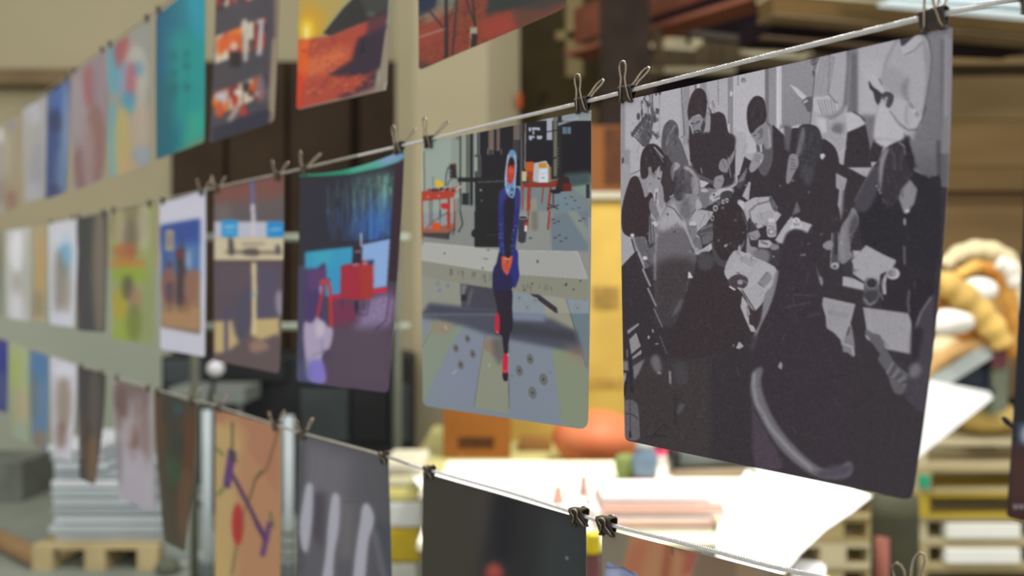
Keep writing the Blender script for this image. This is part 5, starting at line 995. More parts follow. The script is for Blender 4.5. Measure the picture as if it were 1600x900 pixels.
def art_camel():
    P = Ink(235, 280, 335, 570, 1.2, (206, 206, 218))
    P.tile(240, 300, 683 / 220.)
    P.poly([(33, 165), (225, 132), (225, 690), (40, 655)], (60, 92, 152), .8); P.poly([(33, 165), (225, 132), (225, 260), (33, 260)], (46, 76, 150), 5)
    P.poly([(110, 260), (225, 240), (225, 420), (60, 420)], (92, 142, 190), 9, .6)
    P.poly([(36, 410), (225, 390), (225, 690), (40, 655)], (150, 118, 86), 3); P.poly([(40, 580), (225, 560), (225, 670), (42, 650)], (172, 134, 94), 4)
    P.rect(60, 185, 98, 285, (180, 168, 140), 1.2); P.rect(70, 200, 88, 270, (126, 120, 110), 1.5)
    P.blob([(110, 290), (150, 280), (160, 420), (150, 540), (110, 540), (112, 400)], (60, 48, 60), 3); P.ell(130, 300, 20, 28, (110, 50, 58), 2); P.line([(140, 225), (140, 290)], 9, (50, 56, 80), 2)
    P.blob([(45, 400), (90, 340), (100, 500), (80, 540), (45, 500)], (134, 90, 84), 4); P.blob([(60, 460), (95, 440), (90, 540), (70, 540)], (80, 66, 84), 3); P.blob([(155, 400), (215, 380), (215, 480), (180, 540), (150, 500)], (146, 104, 84), 4); P.ell(78, 352, 12, 20, (70, 60, 90), 2)
    for x in (75, 125, 145, 165): P.line([(x, 520), (x + 4, 590)], 7, (120, 80, 66), 2)
    P.ell(170, 330, 12, 50, (150, 170, 190), 3); P.soften(1.5); return P

def art_redrock():
    P = Ink(640, -520, 900, 130, 1.2, (140, 64, 44))
    P.tile(0, 0, 1)
    P.rect(640, -520, 900, -200, (110, 150, 190), 0); P.poly([(640, -220), (900, -300), (900, 20), (640, 60)], (132, 66, 46), 6)
    rr = random.Random(5)
    P.tile(400, 0, 4)
    P.rect(1005, -60, 1130, 110, (24, 46, 74), 2); P.poly([(1010, 110), (1180, 20), (1250, -40), (1250, 60), (1060, 160)], (140, 110, 90), 3); P.poly([(1150, -40), (1300, -40), (1240, 40), (1120, 60)], (110, 120, 100), 3)
    for k in range(500):
        x = rr.randint(1000, 1600); y = rr.randint(20, 440); P.line([(x, y), (x + rr.randint(8, 26), y - rr.randint(2, 12))], rr.choice((4, 7, 10)), rr.choice(((96, 42, 34), (170, 84, 62), (120, 56, 40), (74, 40, 34))), .6, .5)
    P.poly([(1010, 190), (1200, 90), (1220, 200), (1060, 280), (1005, 300)], (170, 66, 52), 8, .5); P.poly([(1400, 150), (1600, 60), (1620, 200), (1440, 260)], (166, 66, 54), 8, .7)
    P.poly([(1460, -60), (2000, -200), (2000, -20), (1800, 60), (1600, 60), (1440, 90)], (52, 58, 54), 5); P.poly([(1600, 60), (1960, -70), (1960, 30), (1640, 190)], (80, 62, 54), 5, .6)
    P.line([(1190, -60), (1192, 380)], 22, (40, 38, 40), .6); P.line([(1020, -10), (1185, 190)], 11, (50, 44, 44), .5); P.line([(1005, 240), (1185, 180)], 6, (180, 168, 150), .5); P.line([(1260, -20), (1225, 380)], 13, (58, 46, 44), .8); P.line([(1210, 130), (1250, 0)], 6, (60, 50, 48), .5)
    P.line([(1310, -20), (1375, 170)], 9, (44, 40, 40), .5); P.line([(1355, -20), (1372, 170)], 11, (44, 40, 40), .5); P.poly([(1345, 175), (1385, 170), (1385, 215), (1345, 215)], (168, 160, 140), .6); P.poly([(1345, 215), (1388, 215), (1380, 290), (1345, 310)], (48, 38, 38), .8); P.line([(1345, 170), (1340, 320)], 5, (190, 180, 160), .5)
    P.poly([(1000, 380), (1100, 400), (1060, 460), (1000, 450)], (70, 52, 50), 3, .8); P.poly([(1100, 400), (1400, 290), (1420, 340), (1080, 440)], (110, 50, 40), 4, .5)
    return P

def art_sunset():
    P = Ink(450, -320, 630, 190, 1.2, (150, 160, 140))
    rr = random.Random(6)
    P.tile(0, 0, 1); P.rect(450, -320, 620, 0, (120, 150, 170), 0, 1, ((176, 160, 90), False))
    P.tile(400, 0, 4)
    P.poly([(260, -60), (620, -60), (500, 100), (380, 250), (270, 260)], (182, 160, 84), 6); P.ell(340, 150, 90, 130, (220, 160, 26), 14, .8); P.ell(322, 190, 40, 70, (244, 204, 40), 8)
    P.poly([(420, 210), (540, 60), (640, -40), (830, -60), (820, 120), (640, 160), (470, 230)], (44, 42, 40), 1.5); P.poly([(640, -40), (830, -60), (825, 60), (700, 110)], (66, 70, 62), 5, .7)
    P.poly([(265, 255), (350, 240), (470, 225), (640, 155), (820, 90), (800, 200), (760, 420), (720, 540), (600, 600), (250, 690)], (176, 70, 50), 2)
    P.poly([(290, 380), (520, 300), (600, 290), (560, 380), (430, 460), (300, 480)], (222, 116, 66), 10, .8)
    P.poly([(265, 255), (340, 250), (320, 460), (250, 690)], (226, 92, 20), 4); P.poly([(255, 450), (300, 470), (290, 670), (250, 690)], (206, 44, 28), 5, .8)
    P.poly([(640, 240), (820, 150), (790, 420), (700, 470), (560, 480), (450, 470), (600, 380), (620, 300)], (52, 36, 52), 3); P.poly([(655, 300), (665, 248), (680, 290), (690, 330), (640, 340)], (36, 28, 40), 1)
    P.poly([(500, 610), (620, 560), (760, 430), (740, 560), (560, 620)], (66, 36, 50), 3); P.poly([(700, 120), (825, 60), (815, 170), (690, 240)], (72, 44, 56), 4, .8)
    for k in range(230):
        x = rr.randint(290, 740); y = rr.randint(250, 600)
        if x > 560 and y < 470: continue
        P.line([(x, y), (x + rr.randint(10, 34), y - rr.randint(3, 16))], rr.choice((5, 8, 11)), rr.choice(((214, 116, 74), (226, 130, 84), (110, 40, 44), (150, 50, 44), (196, 90, 60))), 1, .55)
    P.ell(318, 205, 12, 40, (255, 245, 190), 2.5); P.ell(322, 190, 24, 56, (255, 226, 90), 6, .6)
    P.ell(720, 90, 30, 14, (120, 110, 100), 4, .6)
    P.poly([(832, -900), (860, -900), (860, 100), (812, 200), (780, 420), (770, 520), (820, 520), (900, 300), (900, -900)], (150, 138, 116), 1.2)
    P.poly([(250, 690), (600, 596), (720, 545), (800, 510), (800, 560), (640, 620), (250, 720)], (140, 110, 100), 1.5, .6); return P

def art_collage():
    P = Ink(310, -160, 450, 240, 1.2, (68, 64, 72))
    rr = random.Random(8)
    P.tile(240, 0, 900 / 220.)
    P.rect(380, -700, 780, 900, (68, 64, 72), 0)
    cols = [(196, 80, 32), (224, 214, 196), (168, 34, 34), (28, 24, 30), (210, 196, 168), (130, 40, 40), (60, 50, 60), (226, 120, 40)]
    for row, y0 in enumerate((-560, -330, -100, 235, 590)):
        for cx, (xa, xb) in enumerate(((395, 480), (485, 570), (575, 640), (645, 720))):
            ya = y0 - (xa - 395) * .38
            h = 175 if row < 4 else 150
            P.poly([(xa, ya), (xb, ya - 32), (xb, ya - 32 + h), (xa, ya + h)], rr.choice(cols), 1)
            for k in range(5): P.ell(xa + rr.randint(8, 70), ya + rr.randint(0, h - 20), rr.randint(12, 28), rr.randint(20, 56), rr.choice(cols), 2)
    P.blob([(410, 250), (480, 230), (540, 215), (550, 290), (480, 310), (440, 350), (410, 340)], (220, 96, 30), 3); P.ell(515, 300, 24, 30, (214, 196, 180), 3); P.rect(490, 330, 560, 430, (28, 24, 28), 2); P.poly([(395, 600), (480, 575), (470, 650), (395, 640)], (190, 190, 206), 3); P.ell(425, 700, 28, 50, (196, 84, 36), 4); P.poly([(550, 740), (575, 650), (600, 735)], (204, 40, 32), 2); P.poly([(470, 780), (540, 640), (550, 700), (490, 790)], (190, 170, 150), 3)
    P.poly([(580, 180), (620, 160), (600, 390), (575, 400)], (190, 188, 178), 2); P.poly([(680, 130), (710, 115), (690, 350), (660, 360)], (196, 190, 186), 2)
    P.poly([(380, 570), (760, 420), (760, 470), (380, 600)], (66, 62, 72), 2, .6); P.ell(690, 560, 30, 90, (120, 110, 120), 6)
    P.poly([(380, 820), (740, 690), (740, 800), (600, 860), (380, 930)], (40, 40, 58), 2)
    P.poly([(772, -700), (900, -700), (900, 700), (790, 790), (740, 800), (756, 650), (735, 640), (775, 200)], (134, 116, 96), 2); P.poly([(760, 250), (790, 250), (790, 760), (738, 700)], (150, 134, 108), 2)
    P.soften(1.5); return P

def art_teal():
    P = Ink(230, -70, 335, 265, 1.2, (0, 136, 140))
    P.tile(240, 0, 900 / 220.)
    P.rect(0, -300, 340, 1100, (0, 84, 120), 0, 1, ((0, 150, 150), True)); P.poly([(180, -200), (340, -200), (330, 300), (250, 200)], (20, 150, 170), 8); P.poly([(100, 200), (330, 250), (330, 800), (120, 800)], (0, 150, 140), 16, .8); P.poly([(20, 500), (120, 520), (110, 1050), (20, 1050)], (0, 100, 110), 12, .8)
    for (x, y, r) in ((128, 360, 24), (128, 470, 22), (130, 560, 28), (128, 600, 24), (210, 350, 20), (212, 420, 22), (214, 560, 24), (130, 880, 20), (222, 830, 18)): P.ell(x, y, r, r * 1.1, (0, 98, 100), 4, .8)
    P.line([(130, 300), (130, 900)], 16, (0, 116, 116), 3, .7); P.line([(212, 300), (212, 880)], 14, (0, 126, 120), 3, .6)
    P.poly([(210, 750), (330, 680), (330, 880), (180, 960)], (50, 168, 136), 10, .8); P.poly([(130, 980), (330, 860), (330, 960), (130, 1080)], (120, 140, 96), 6, .8); P.soften(2); return P

def art_soft(name):
    """small far prints: a handful of soft shapes each, in photo order"""
    S = {
     'map': ((158, 20, 245, 300), (150, 150, 140), [((178, 90, 12, 60), (74, 164, 182)), ((190, 78, 12, 34), (176, 62, 66)), ((176, 220, 8, 60), (80, 170, 178)), ((212, 120, 20, 50), (186, 184, 168)), ((215, 108, 10, 12), (90, 140, 166)), ((196, 125, 14, 30), (120, 150, 176)), ((205, 130, 8, 34), (182, 80, 90)), ((203, 160, 13, 16), (52, 150, 180)), ((192, 225, 14, 60), (200, 172, 96)), ((220, 200, 14, 50), (190, 168, 140)), ((222, 245, 12, 20), (140, 160, 172)), ((202, 262, 16, 14), (190, 160, 120))]),
     'pink': ((100, 70, 175, 310), (150, 134, 136), [((140, 135, 10, 34), (156, 74, 70)), ((152, 130, 10, 50), (140, 124, 134)), ((122, 170, 12, 50), (160, 148, 152)), ((150, 225, 16, 62), (134, 92, 82)), ((126, 265, 12, 34), (122, 82, 80)), ((138, 240, 10, 50), (160, 140, 140))]),
     'blue': ((62, 110, 118, 325), (70, 98, 140), [((94, 160, 14, 26), (50, 92, 160)), ((86, 190, 12, 20), (24, 36, 76)), ((104, 200, 6, 70), (150, 160, 176)), ((82, 250, 12, 50), (40, 62, 118)), ((98, 270, 10, 44), (110, 132, 160)), ((84, 300, 12, 12), (44, 48, 92))]),
     'pale': ((28, 130, 80, 330), (164, 162, 160), [((52, 178, 12, 18), (184, 184, 192)), ((42, 220, 10, 50), (172, 166, 156)), ((60, 260, 10, 40), (150, 150, 156)), ((52, 300, 12, 16), (176, 178, 184))]),
     'faint': ((-2, 160, 36, 345), (158, 146, 118), [((17, 195, 8, 12), (138, 132, 150)), ((10, 240, 6, 40), (178, 172, 152)), ((18, 312, 10, 16), (142, 98, 88))]),
     'edge': ((-40, 170, 20, 350), (160, 156, 146), [((6, 212, 9, 12), (226, 226, 220)), ((2, 300, 8, 20), (140, 120, 110))]),
     'meadow': ((165, 310, 245, 545), (150, 160, 100), [((200, 350, 34, 30), (126, 112, 88)), ((187, 355, 9, 34), (178, 168, 130)), ((225, 355, 9, 40), (184, 176, 150)), ((205, 375, 10, 34), (110, 96, 84)), ((196, 393, 20, 13), (178, 90, 50)), ((200, 412, 30, 8), (196, 118, 40)), ((205, 430, 30, 12), (140, 168, 40)), ((188, 478, 11, 26), (186, 158, 30)), ((200, 450, 9, 20), (70, 62, 50)), ((212, 470, 10, 24), (160, 120, 100)), ((192, 520, 18, 22), (150, 172, 56)), ((210, 505, 12, 30), (110, 120, 50)), ((232, 480, 8, 60), (140, 150, 96))]),
     'night': ((112, 325, 175, 525), (56, 60, 62), [((156, 420, 11, 110), (142, 126, 104)), ((134, 370, 8, 40), (48, 54, 52)), ((128, 430, 8, 40), (58, 46, 66)), ((124, 480, 6, 50), (82, 44, 62)), ((136, 490, 8, 34), (58, 58, 66))]),
     'sail': ((70, 335, 126, 515), (206, 208, 214), [((102, 400, 10, 34), (80, 156, 190)), ((98, 375, 14, 8), (214, 218, 228)), ((92, 440, 8, 50), (120, 108, 92)), ((104, 450, 8, 40), (140, 130, 112)), ((94, 500, 18, 12), (214, 216, 226)), ((82, 430, 5, 70), (196, 198, 200))]),
     'tan': ((42, 345, 78, 512), (176, 158, 116), [((62, 420, 8, 50), (190, 152, 92)), ((52, 420, 5, 70), (160, 160, 140)), ((60, 480, 9, 26), (140, 130, 100)), ((62, 502, 10, 8), (196, 170, 140))]),
     'white': ((0, 350, 52, 512), (190, 190, 182), [((27, 392, 11, 34), (240, 242, 246)), ((26, 480, 10, 30), (228, 230, 236)), ((27, 445, 3, 20), (160, 140, 130)), ((40, 430, 5, 60), (168, 168, 156))]),
     'slip': ((-30, 360, 10, 512), (130, 136, 120), [((0, 420, 6, 40), (110, 120, 104))]),
     'earth': ((235, 605, 315, 870), (72, 58, 44), [((248, 660, 9, 60), (92, 64, 40)), ((270, 640, 16, 34), (48, 52, 46)), ((278, 640, 6, 10), (40, 90, 96)), ((270, 735, 10, 28), (40, 84, 54)), ((298, 710, 10, 70), (98, 58, 36)), ((290, 790, 12, 60), (104, 76, 52)), ((262, 800, 12, 60), (64, 58, 44)), ((275, 695, 14, 24), (44, 54, 46))]),
     'tree': ((170, 585, 248, 815), (176, 168, 172), [((205, 620, 30, 36), (98, 76, 70)), ((190, 640, 10, 40), (110, 84, 76)), ((208, 690, 9, 34), (100, 54, 40)), ((218, 650, 8, 34), (150, 136, 134)), ((195, 690, 7, 40), (180, 174, 178)), ((228, 680, 8, 60), (128, 104, 96)), ((205, 660, 4, 40), (190, 184, 188)), ((210, 760, 30, 60), (184, 178, 188)), ((186, 720, 6, 40), (112, 110, 118))]),
     'bark': ((112, 565, 170, 765), (66, 58, 56), [((130, 610, 12, 40), (52, 48, 50)), ((148, 640, 9, 60), (92, 84, 78)), ((132, 690, 10, 40), (66, 44, 30)), ((145, 720, 9, 40), (134, 100, 68)), ((124, 650, 6, 80), (74, 68, 82))]),
     'card': ((72, 550, 126, 730), (206, 204, 212), [((100, 630, 12, 46), (134, 114, 92)), ((96, 680, 9, 22), (120, 92, 74)), ((100, 580, 16, 12), (220, 222, 232)), ((84, 640, 5, 60), (188, 182, 186))]),
     'lake': ((40, 540, 82, 710), (96, 128, 156), [((62, 575, 12, 30), (62, 116, 166)), ((54, 620, 7, 40), (110, 116, 116)), ((68, 640, 6, 50), (92, 130, 170)), ((62, 688, 10, 16), (160, 120, 80))]),
     'lime': ((8, 530, 50, 700), (166, 176, 132), [((24, 580, 8, 34), (160, 180, 84)), ((30, 640, 10, 34), (190, 160, 130)), ((20, 640, 5, 40), (150, 170, 120)), ((32, 676, 10, 18), (150, 170, 160))]),
     'deep': ((-20, 520, 18, 650), (40, 48, 120), [((3, 560, 6, 26), (24, 30, 150)), ((4, 610, 6, 30), (92, 92, 140))]),
    }[name]
    (x0, y0, x1, y1), base, L = S
    P = Ink(x0 - 4, y0 - 4, x1 + 4, y1 + 4, 1, base)
    for (cx, cy, rx, ry), col in L: P.ell(cx, cy, rx, ry, col, 3, .7)
    P.soften(3); return P

def art_floral():
    P = Ink(325, 620, 450, 980, 1.2, (178, 132, 96))
    P.tile(0, 675, 4)
    P.rect(1335, -160, 1480, 1300, (186, 158, 106), 8); P.poly([(1340, -150), (1600, -60), (1740, 0), (1740, 400), (1560, 120), (1460, 0), (1340, -60)], (172, 122, 92), 3); P.poly([(1340, 500), (1480, 1100), (1340, 1300)], (192, 162, 104), 8)
    P.ell(1440, 40, 100, 120, (190, 160, 104), 8, .6)
    P.line([(1455, -60), (1452, 120)], 14, (86, 84, 56), 1.5); P.line([(1450, 260), (1560, 470), (1660, 680)], 26, (88, 58, 84), 1.5); P.poly([(1430, 100), (1480, 130), (1440, 360), (1395, 330)], (98, 58, 116), 1.5); P.line([(1445, 120), (1470, 190)], 26, (58, 66, 58), 2); P.line([(1400, 350), (1430, 330)], 14, (50, 50, 60), 2)
    P.line([(1350, 100), (1400, 150)], 18, (96, 112, 70), 2); P.line([(1360, 400), (1400, 350)], 20, (100, 116, 70), 2); P.line([(1555, 440), (1600, 290), (1640, 240)], 15, (104, 88, 60), 1.5); P.line([(1740, 0), (1670, 230), (1600, 300)], 12, (110, 90, 60), 1.5)
    P.line([(1600, 560), (1670, 680)], 26, (82, 54, 100), 2); P.line([(1690, 560), (1640, 780)], 32, (96, 60, 110), 2); P.line([(1690, 500), (1710, 600)], 14, (90, 100, 60), 2)
    P.ell(1487, 580, 36, 132, (172, 50, 44), 2.5); P.line([(1480, 710), (1450, 900)], 16, (120, 104, 64), 2); P.line([(1540, 450), (1500, 640)], 8, (120, 90, 66), 1.5); P.soften(1.2); return P

def art_stripes():
    P = Ink(450, 660, 625, 1100, 1.2, (100, 98, 104))
    P.tile(400, 675, 4)
    P.rect(230, -40, 900, 1700, (96, 94, 100), 0, 1, ((88, 88, 92), True)); P.poly([(300, 80), (600, 160), (560, 500), (300, 400)], (112, 109, 116), 14, .8); P.poly([(250, 100), (300, 60), (290, 900), (250, 900)], (74, 76, 80), 8)
    P.poly([(340, 380), (440, 380), (420, 720), (340, 640)], (78, 72, 82), 8); P.poly([(520, 420), (620, 460), (600, 800), (520, 800)], (108, 106, 108), 10); P.poly([(730, 520), (860, 600), (860, 1000), (780, 1000)], (76, 80, 86), 8)
    for L in ([(318, 335), (355, 345), (350, 560), (322, 745), (290, 720), (275, 600), (290, 480)], [(480, 400), (510, 390), (525, 440), (515, 620), (490, 760), (470, 1000), (410, 1000), (440, 760), (455, 560)], [(668, 470), (700, 450), (735, 520), (730, 600), (700, 700), (670, 1000), (610, 1000), (625, 760), (655, 560)]):
        P.blob(L, (172, 172, 182), 2); P.blob(L, (172, 172, 182), 6, .5)
    for x in (340, 380, 410): P.line([(x + 30, 80), (x, 330)], 4, (128, 126, 132), 1, .6)
    P.line([(740, 620), (820, 1000)], 24, (122, 120, 126), 6); P.line([(540, 440), (640, 440)], 5, (84, 84, 88), 1)
    P.poly([(780, 140), (880, 170), (880, 560), (850, 560)], (86, 88, 94), 6); P.line([(300, 6), (560, 78), (770, 140)], 14, (138, 134, 142), 2, .6); return P

def art_dusk():
    P = Ink(640, 700, 930, 1300, 1.2, (62, 58, 52))
    P.tile(400, 675, 4)
    P.rect(1000, 200, 1470, 2600, (64, 60, 53), 3); P.poly([(1470, 330), (1600, 380), (2080, 560), (2080, 2600), (1330, 2600), (1400, 700)], (46, 46, 48), 14); P.poly([(1480, 380), (1640, 400), (1620, 760), (1500, 900)], (34, 34, 38), 16, .8)
    P.poly([(1400, 350), (1480, 370), (1420, 700), (1360, 900)], (72, 64, 60), 12, .7); P.poly([(1800, 500), (2080, 560), (2080, 1000), (1760, 960)], (60, 64, 64), 16, .8)
    P.ell(1490, 880, 55, 60, (172, 76, 66), 8); P.ell(1490, 1000, 80, 100, (120, 60, 50), 12); P.ell(2000 - 40, 520 + 0, 5, 5, (130, 130, 130), .6); P.ell(1945, 790, 7, 10, (150, 152, 150), 1)
    P.grain(1.5, 3); return P

def art_hands():
    P = Ink(930, 800, 1450, 1700, 1, (136, 124, 104))
    P.tile(800, 675, 4)
    P.rect(540, 500, 760, 1500, (128, 120, 102), 3); P.poly([(740, 640), (920, 660), (1170, 730), (1130, 900), (1100, 1800), (600, 1800), (700, 840)], (172, 124, 88), 4); P.poly([(760, 700), (860, 690), (800, 900), (780, 1300), (700, 1300), (710, 830)], (170, 108, 78), 8)
    P.poly([(960, 700), (1010, 690), (1000, 800), (960, 1100), (930, 900)], (150, 92, 66), 5); P.poly([(880, 640), (1180, 720), (1100, 780), (1010, 730)], (140, 100, 78), 5); P.line([(1005, 700), (1003, 770)], 10, (96, 70, 56), 2); P.poly([(1090, 740), (1170, 740), (1130, 880), (1060, 900)], (160, 92, 74), 6)
    P.poly([(1170, 740), (1420, 800), (1430, 1500), (1120, 1500), (1130, 880)], (124, 104, 84), 5); P.poly([(1410, 800), (1530, 830), (1530, 1500), (1410, 1500)], (142, 120, 92), 5); P.rect(1600, 860, 2600, 3800, (128, 112, 92), 5)
    P.blob([(590, 845), (640, 838), (700, 850), (750, 875), (790, 920), (760, 1300), (590, 1300)], (132, 142, 172), 1); P.blob([(600, 870), (640, 860), (680, 880), (660, 1000), (600, 1000)], (160, 168, 190), 5); P.line([(592, 848), (700, 852), (772, 896)], 5, (50, 46, 56), .8); return P

def art_poster():
    P = Ink(1560, -20, 1920, 880, 1, (62, 46, 46))
    P.tile(1200, 675, 4)
    P.rect(1480, -3000, 3000, 60, (40, 40, 46), 3); P.rect(1560, -60, 3000, 80, (58, 74, 88), 4); P.rect(1540, 160, 3000, 700, (74, 48, 42), 4); P.ell(1625, 20, 40, 60, (170, 170, 180), 5); P.rect(1480, 420, 3000, 700, (62, 40, 40), 5)
    P.tile(1200, 675, 4)
    for k in range(12):
        x = 1536 + k * 36; P.line([(x, 450), (x + 7, 482), (x + 13, 460), (x + 19, 482), (x + 26, 450)], 5, (190, 190, 196), .4) if k < 3 else P.rect(x, 460, x + 20, 482, (180, 180, 186), 1)
    return P
# ================================================================ CABLES
K0 = 1 / (.72 * 1220)
def depth(px): return 1 / (K0 * (px + 250))
D = Vector((-1050, 1300, 0)).normalized(); N = Vector((-1300, -1050, 0)).normalized()     # along the cables / towards the camera
def on(px, py): Y = depth(px); return Vector((X_(px, Y), Y, Z_(py, Y)))
CB = [(-152, 420), (0, 360), (120, 338), (255, 312), (350, 290), (445, 270), (620, 229), (675, 217), (800, 186), (902, 162), (970, 145), (1200, 87), (1437, 29), (1525, 12), (1575, 0), (1900, -72), (2500, -214)]
CC = [(-152, 478), (0, 525), (125, 570), (237, 607), (337, 634), (472, 677), (587, 708), (665, 733), (800, 770), (885, 797), (967, 824), (1075, 850), (1200, 884), (1287, 902), (1420, 938), (1900, 1090), (2500, 1290)]
CA = [(-152, 290), (0, 190), (45, 160), (80, 138), (112, 112), (175, 66), (243, 19), (300, -28), (468, -165), (652, -322), (885, -520), (1300, -880), (2500, -1925)]
def cable_y(C, px):
    for (a, b), (c, d) in zip(C[:-1], C[1:]):
        if a <= px <= c: return b + (d - b) * (px - a) / (c - a)
    return C[-1][1]
m_cable = mat('galvanised_strand', (214, 212, 210), .3, .06, 300, .5, metal=.55); m_core = mat('cable_core', (168, 162, 152), .4, .1, 40, .4, metal=.4); m_gap = mat('cable_gap_shade', (40, 35, 32), .7, .1, 40, .2)
def cable(C, label, x_strand):
    pa = on(C[0][0], C[0][1]); t = thing('steel_cable', pa, label, 'cable', None)
    pts = []; px = C[0][0]; sm = []
    while px < C[-1][0]:
        pts.append(on(px, cable_y(C, px))); px += 8 if px < 600 else 20
    pts = [pts[0]] + [(a + b * 2 + c) / 4 for a, b, c in zip(pts[:-2], pts[1:-1], pts[2:])] + [pts[-1]]
    child(MB().tube(pts, .00095, 8), 'core', m_gap, t)  # near-black core paints deeper shade into the gaps between strands
    far = [p for p in pts if p.y > depth(x_strand) - .005]; child(MB().tube(far, .0019, 10), 'far_length', m_core, t)
    near = [p for p in pts if p.y < depth(x_strand) + .01 and p.y > depth(1750)]
    L = [0]
    for a, b in zip(near[:-1], near[1:]): L.append(L[-1] + (b - a).length)
    step = .0009; M = int(L[-1] / step); idx = 0
    strands = [[] for _ in range(6)]
    for i in range(M):
        s = i * step
        while L[idx + 1] < s: idx += 1
        f = (s - L[idx]) / (L[idx + 1] - L[idx]); c = near[idx].lerp(near[idx + 1], f); d = (near[idx + 1] - near[idx]).normalized()
        u = d.cross(Vector((0, 0, 1))).normalized(); w = u.cross(d)
        for k in range(6):
            a = -2 * math.pi * (s / .0145 + k / 6.); strands[k].append(c + (u * math.cos(a) + w * math.sin(a)) * .00135)
    for st in strands: child(MB().tube(st, .00056, 6), 'strand', m_cable, t)
    return t
cable(CB, 'twisted steel cable carrying the middle row of prints', 560)
cable(CC, 'twisted steel cable carrying the lowest row of prints', 640)
ca = thing('steel_cable', on(CA[0][0], CA[0][1]), 'steel cable carrying the top row of prints', 'cable')
pts = []; px = -152
while px < 2500: pts.append(on(px, cable_y(CA, px))); px += 12
child(MB().tube(pts, .0019, 8), 'wire', m_core, ca)
# post holding the near ends, outside the frame
e = on(2500, -214); tag(MB().box((e.x - .01, e.y - .04, 0), (e.x + .05, e.y + .02, 2.7)).build('end_post', m_darksteel, None, None, .003), 'dark steel post holding the near ends of cables', 'post')

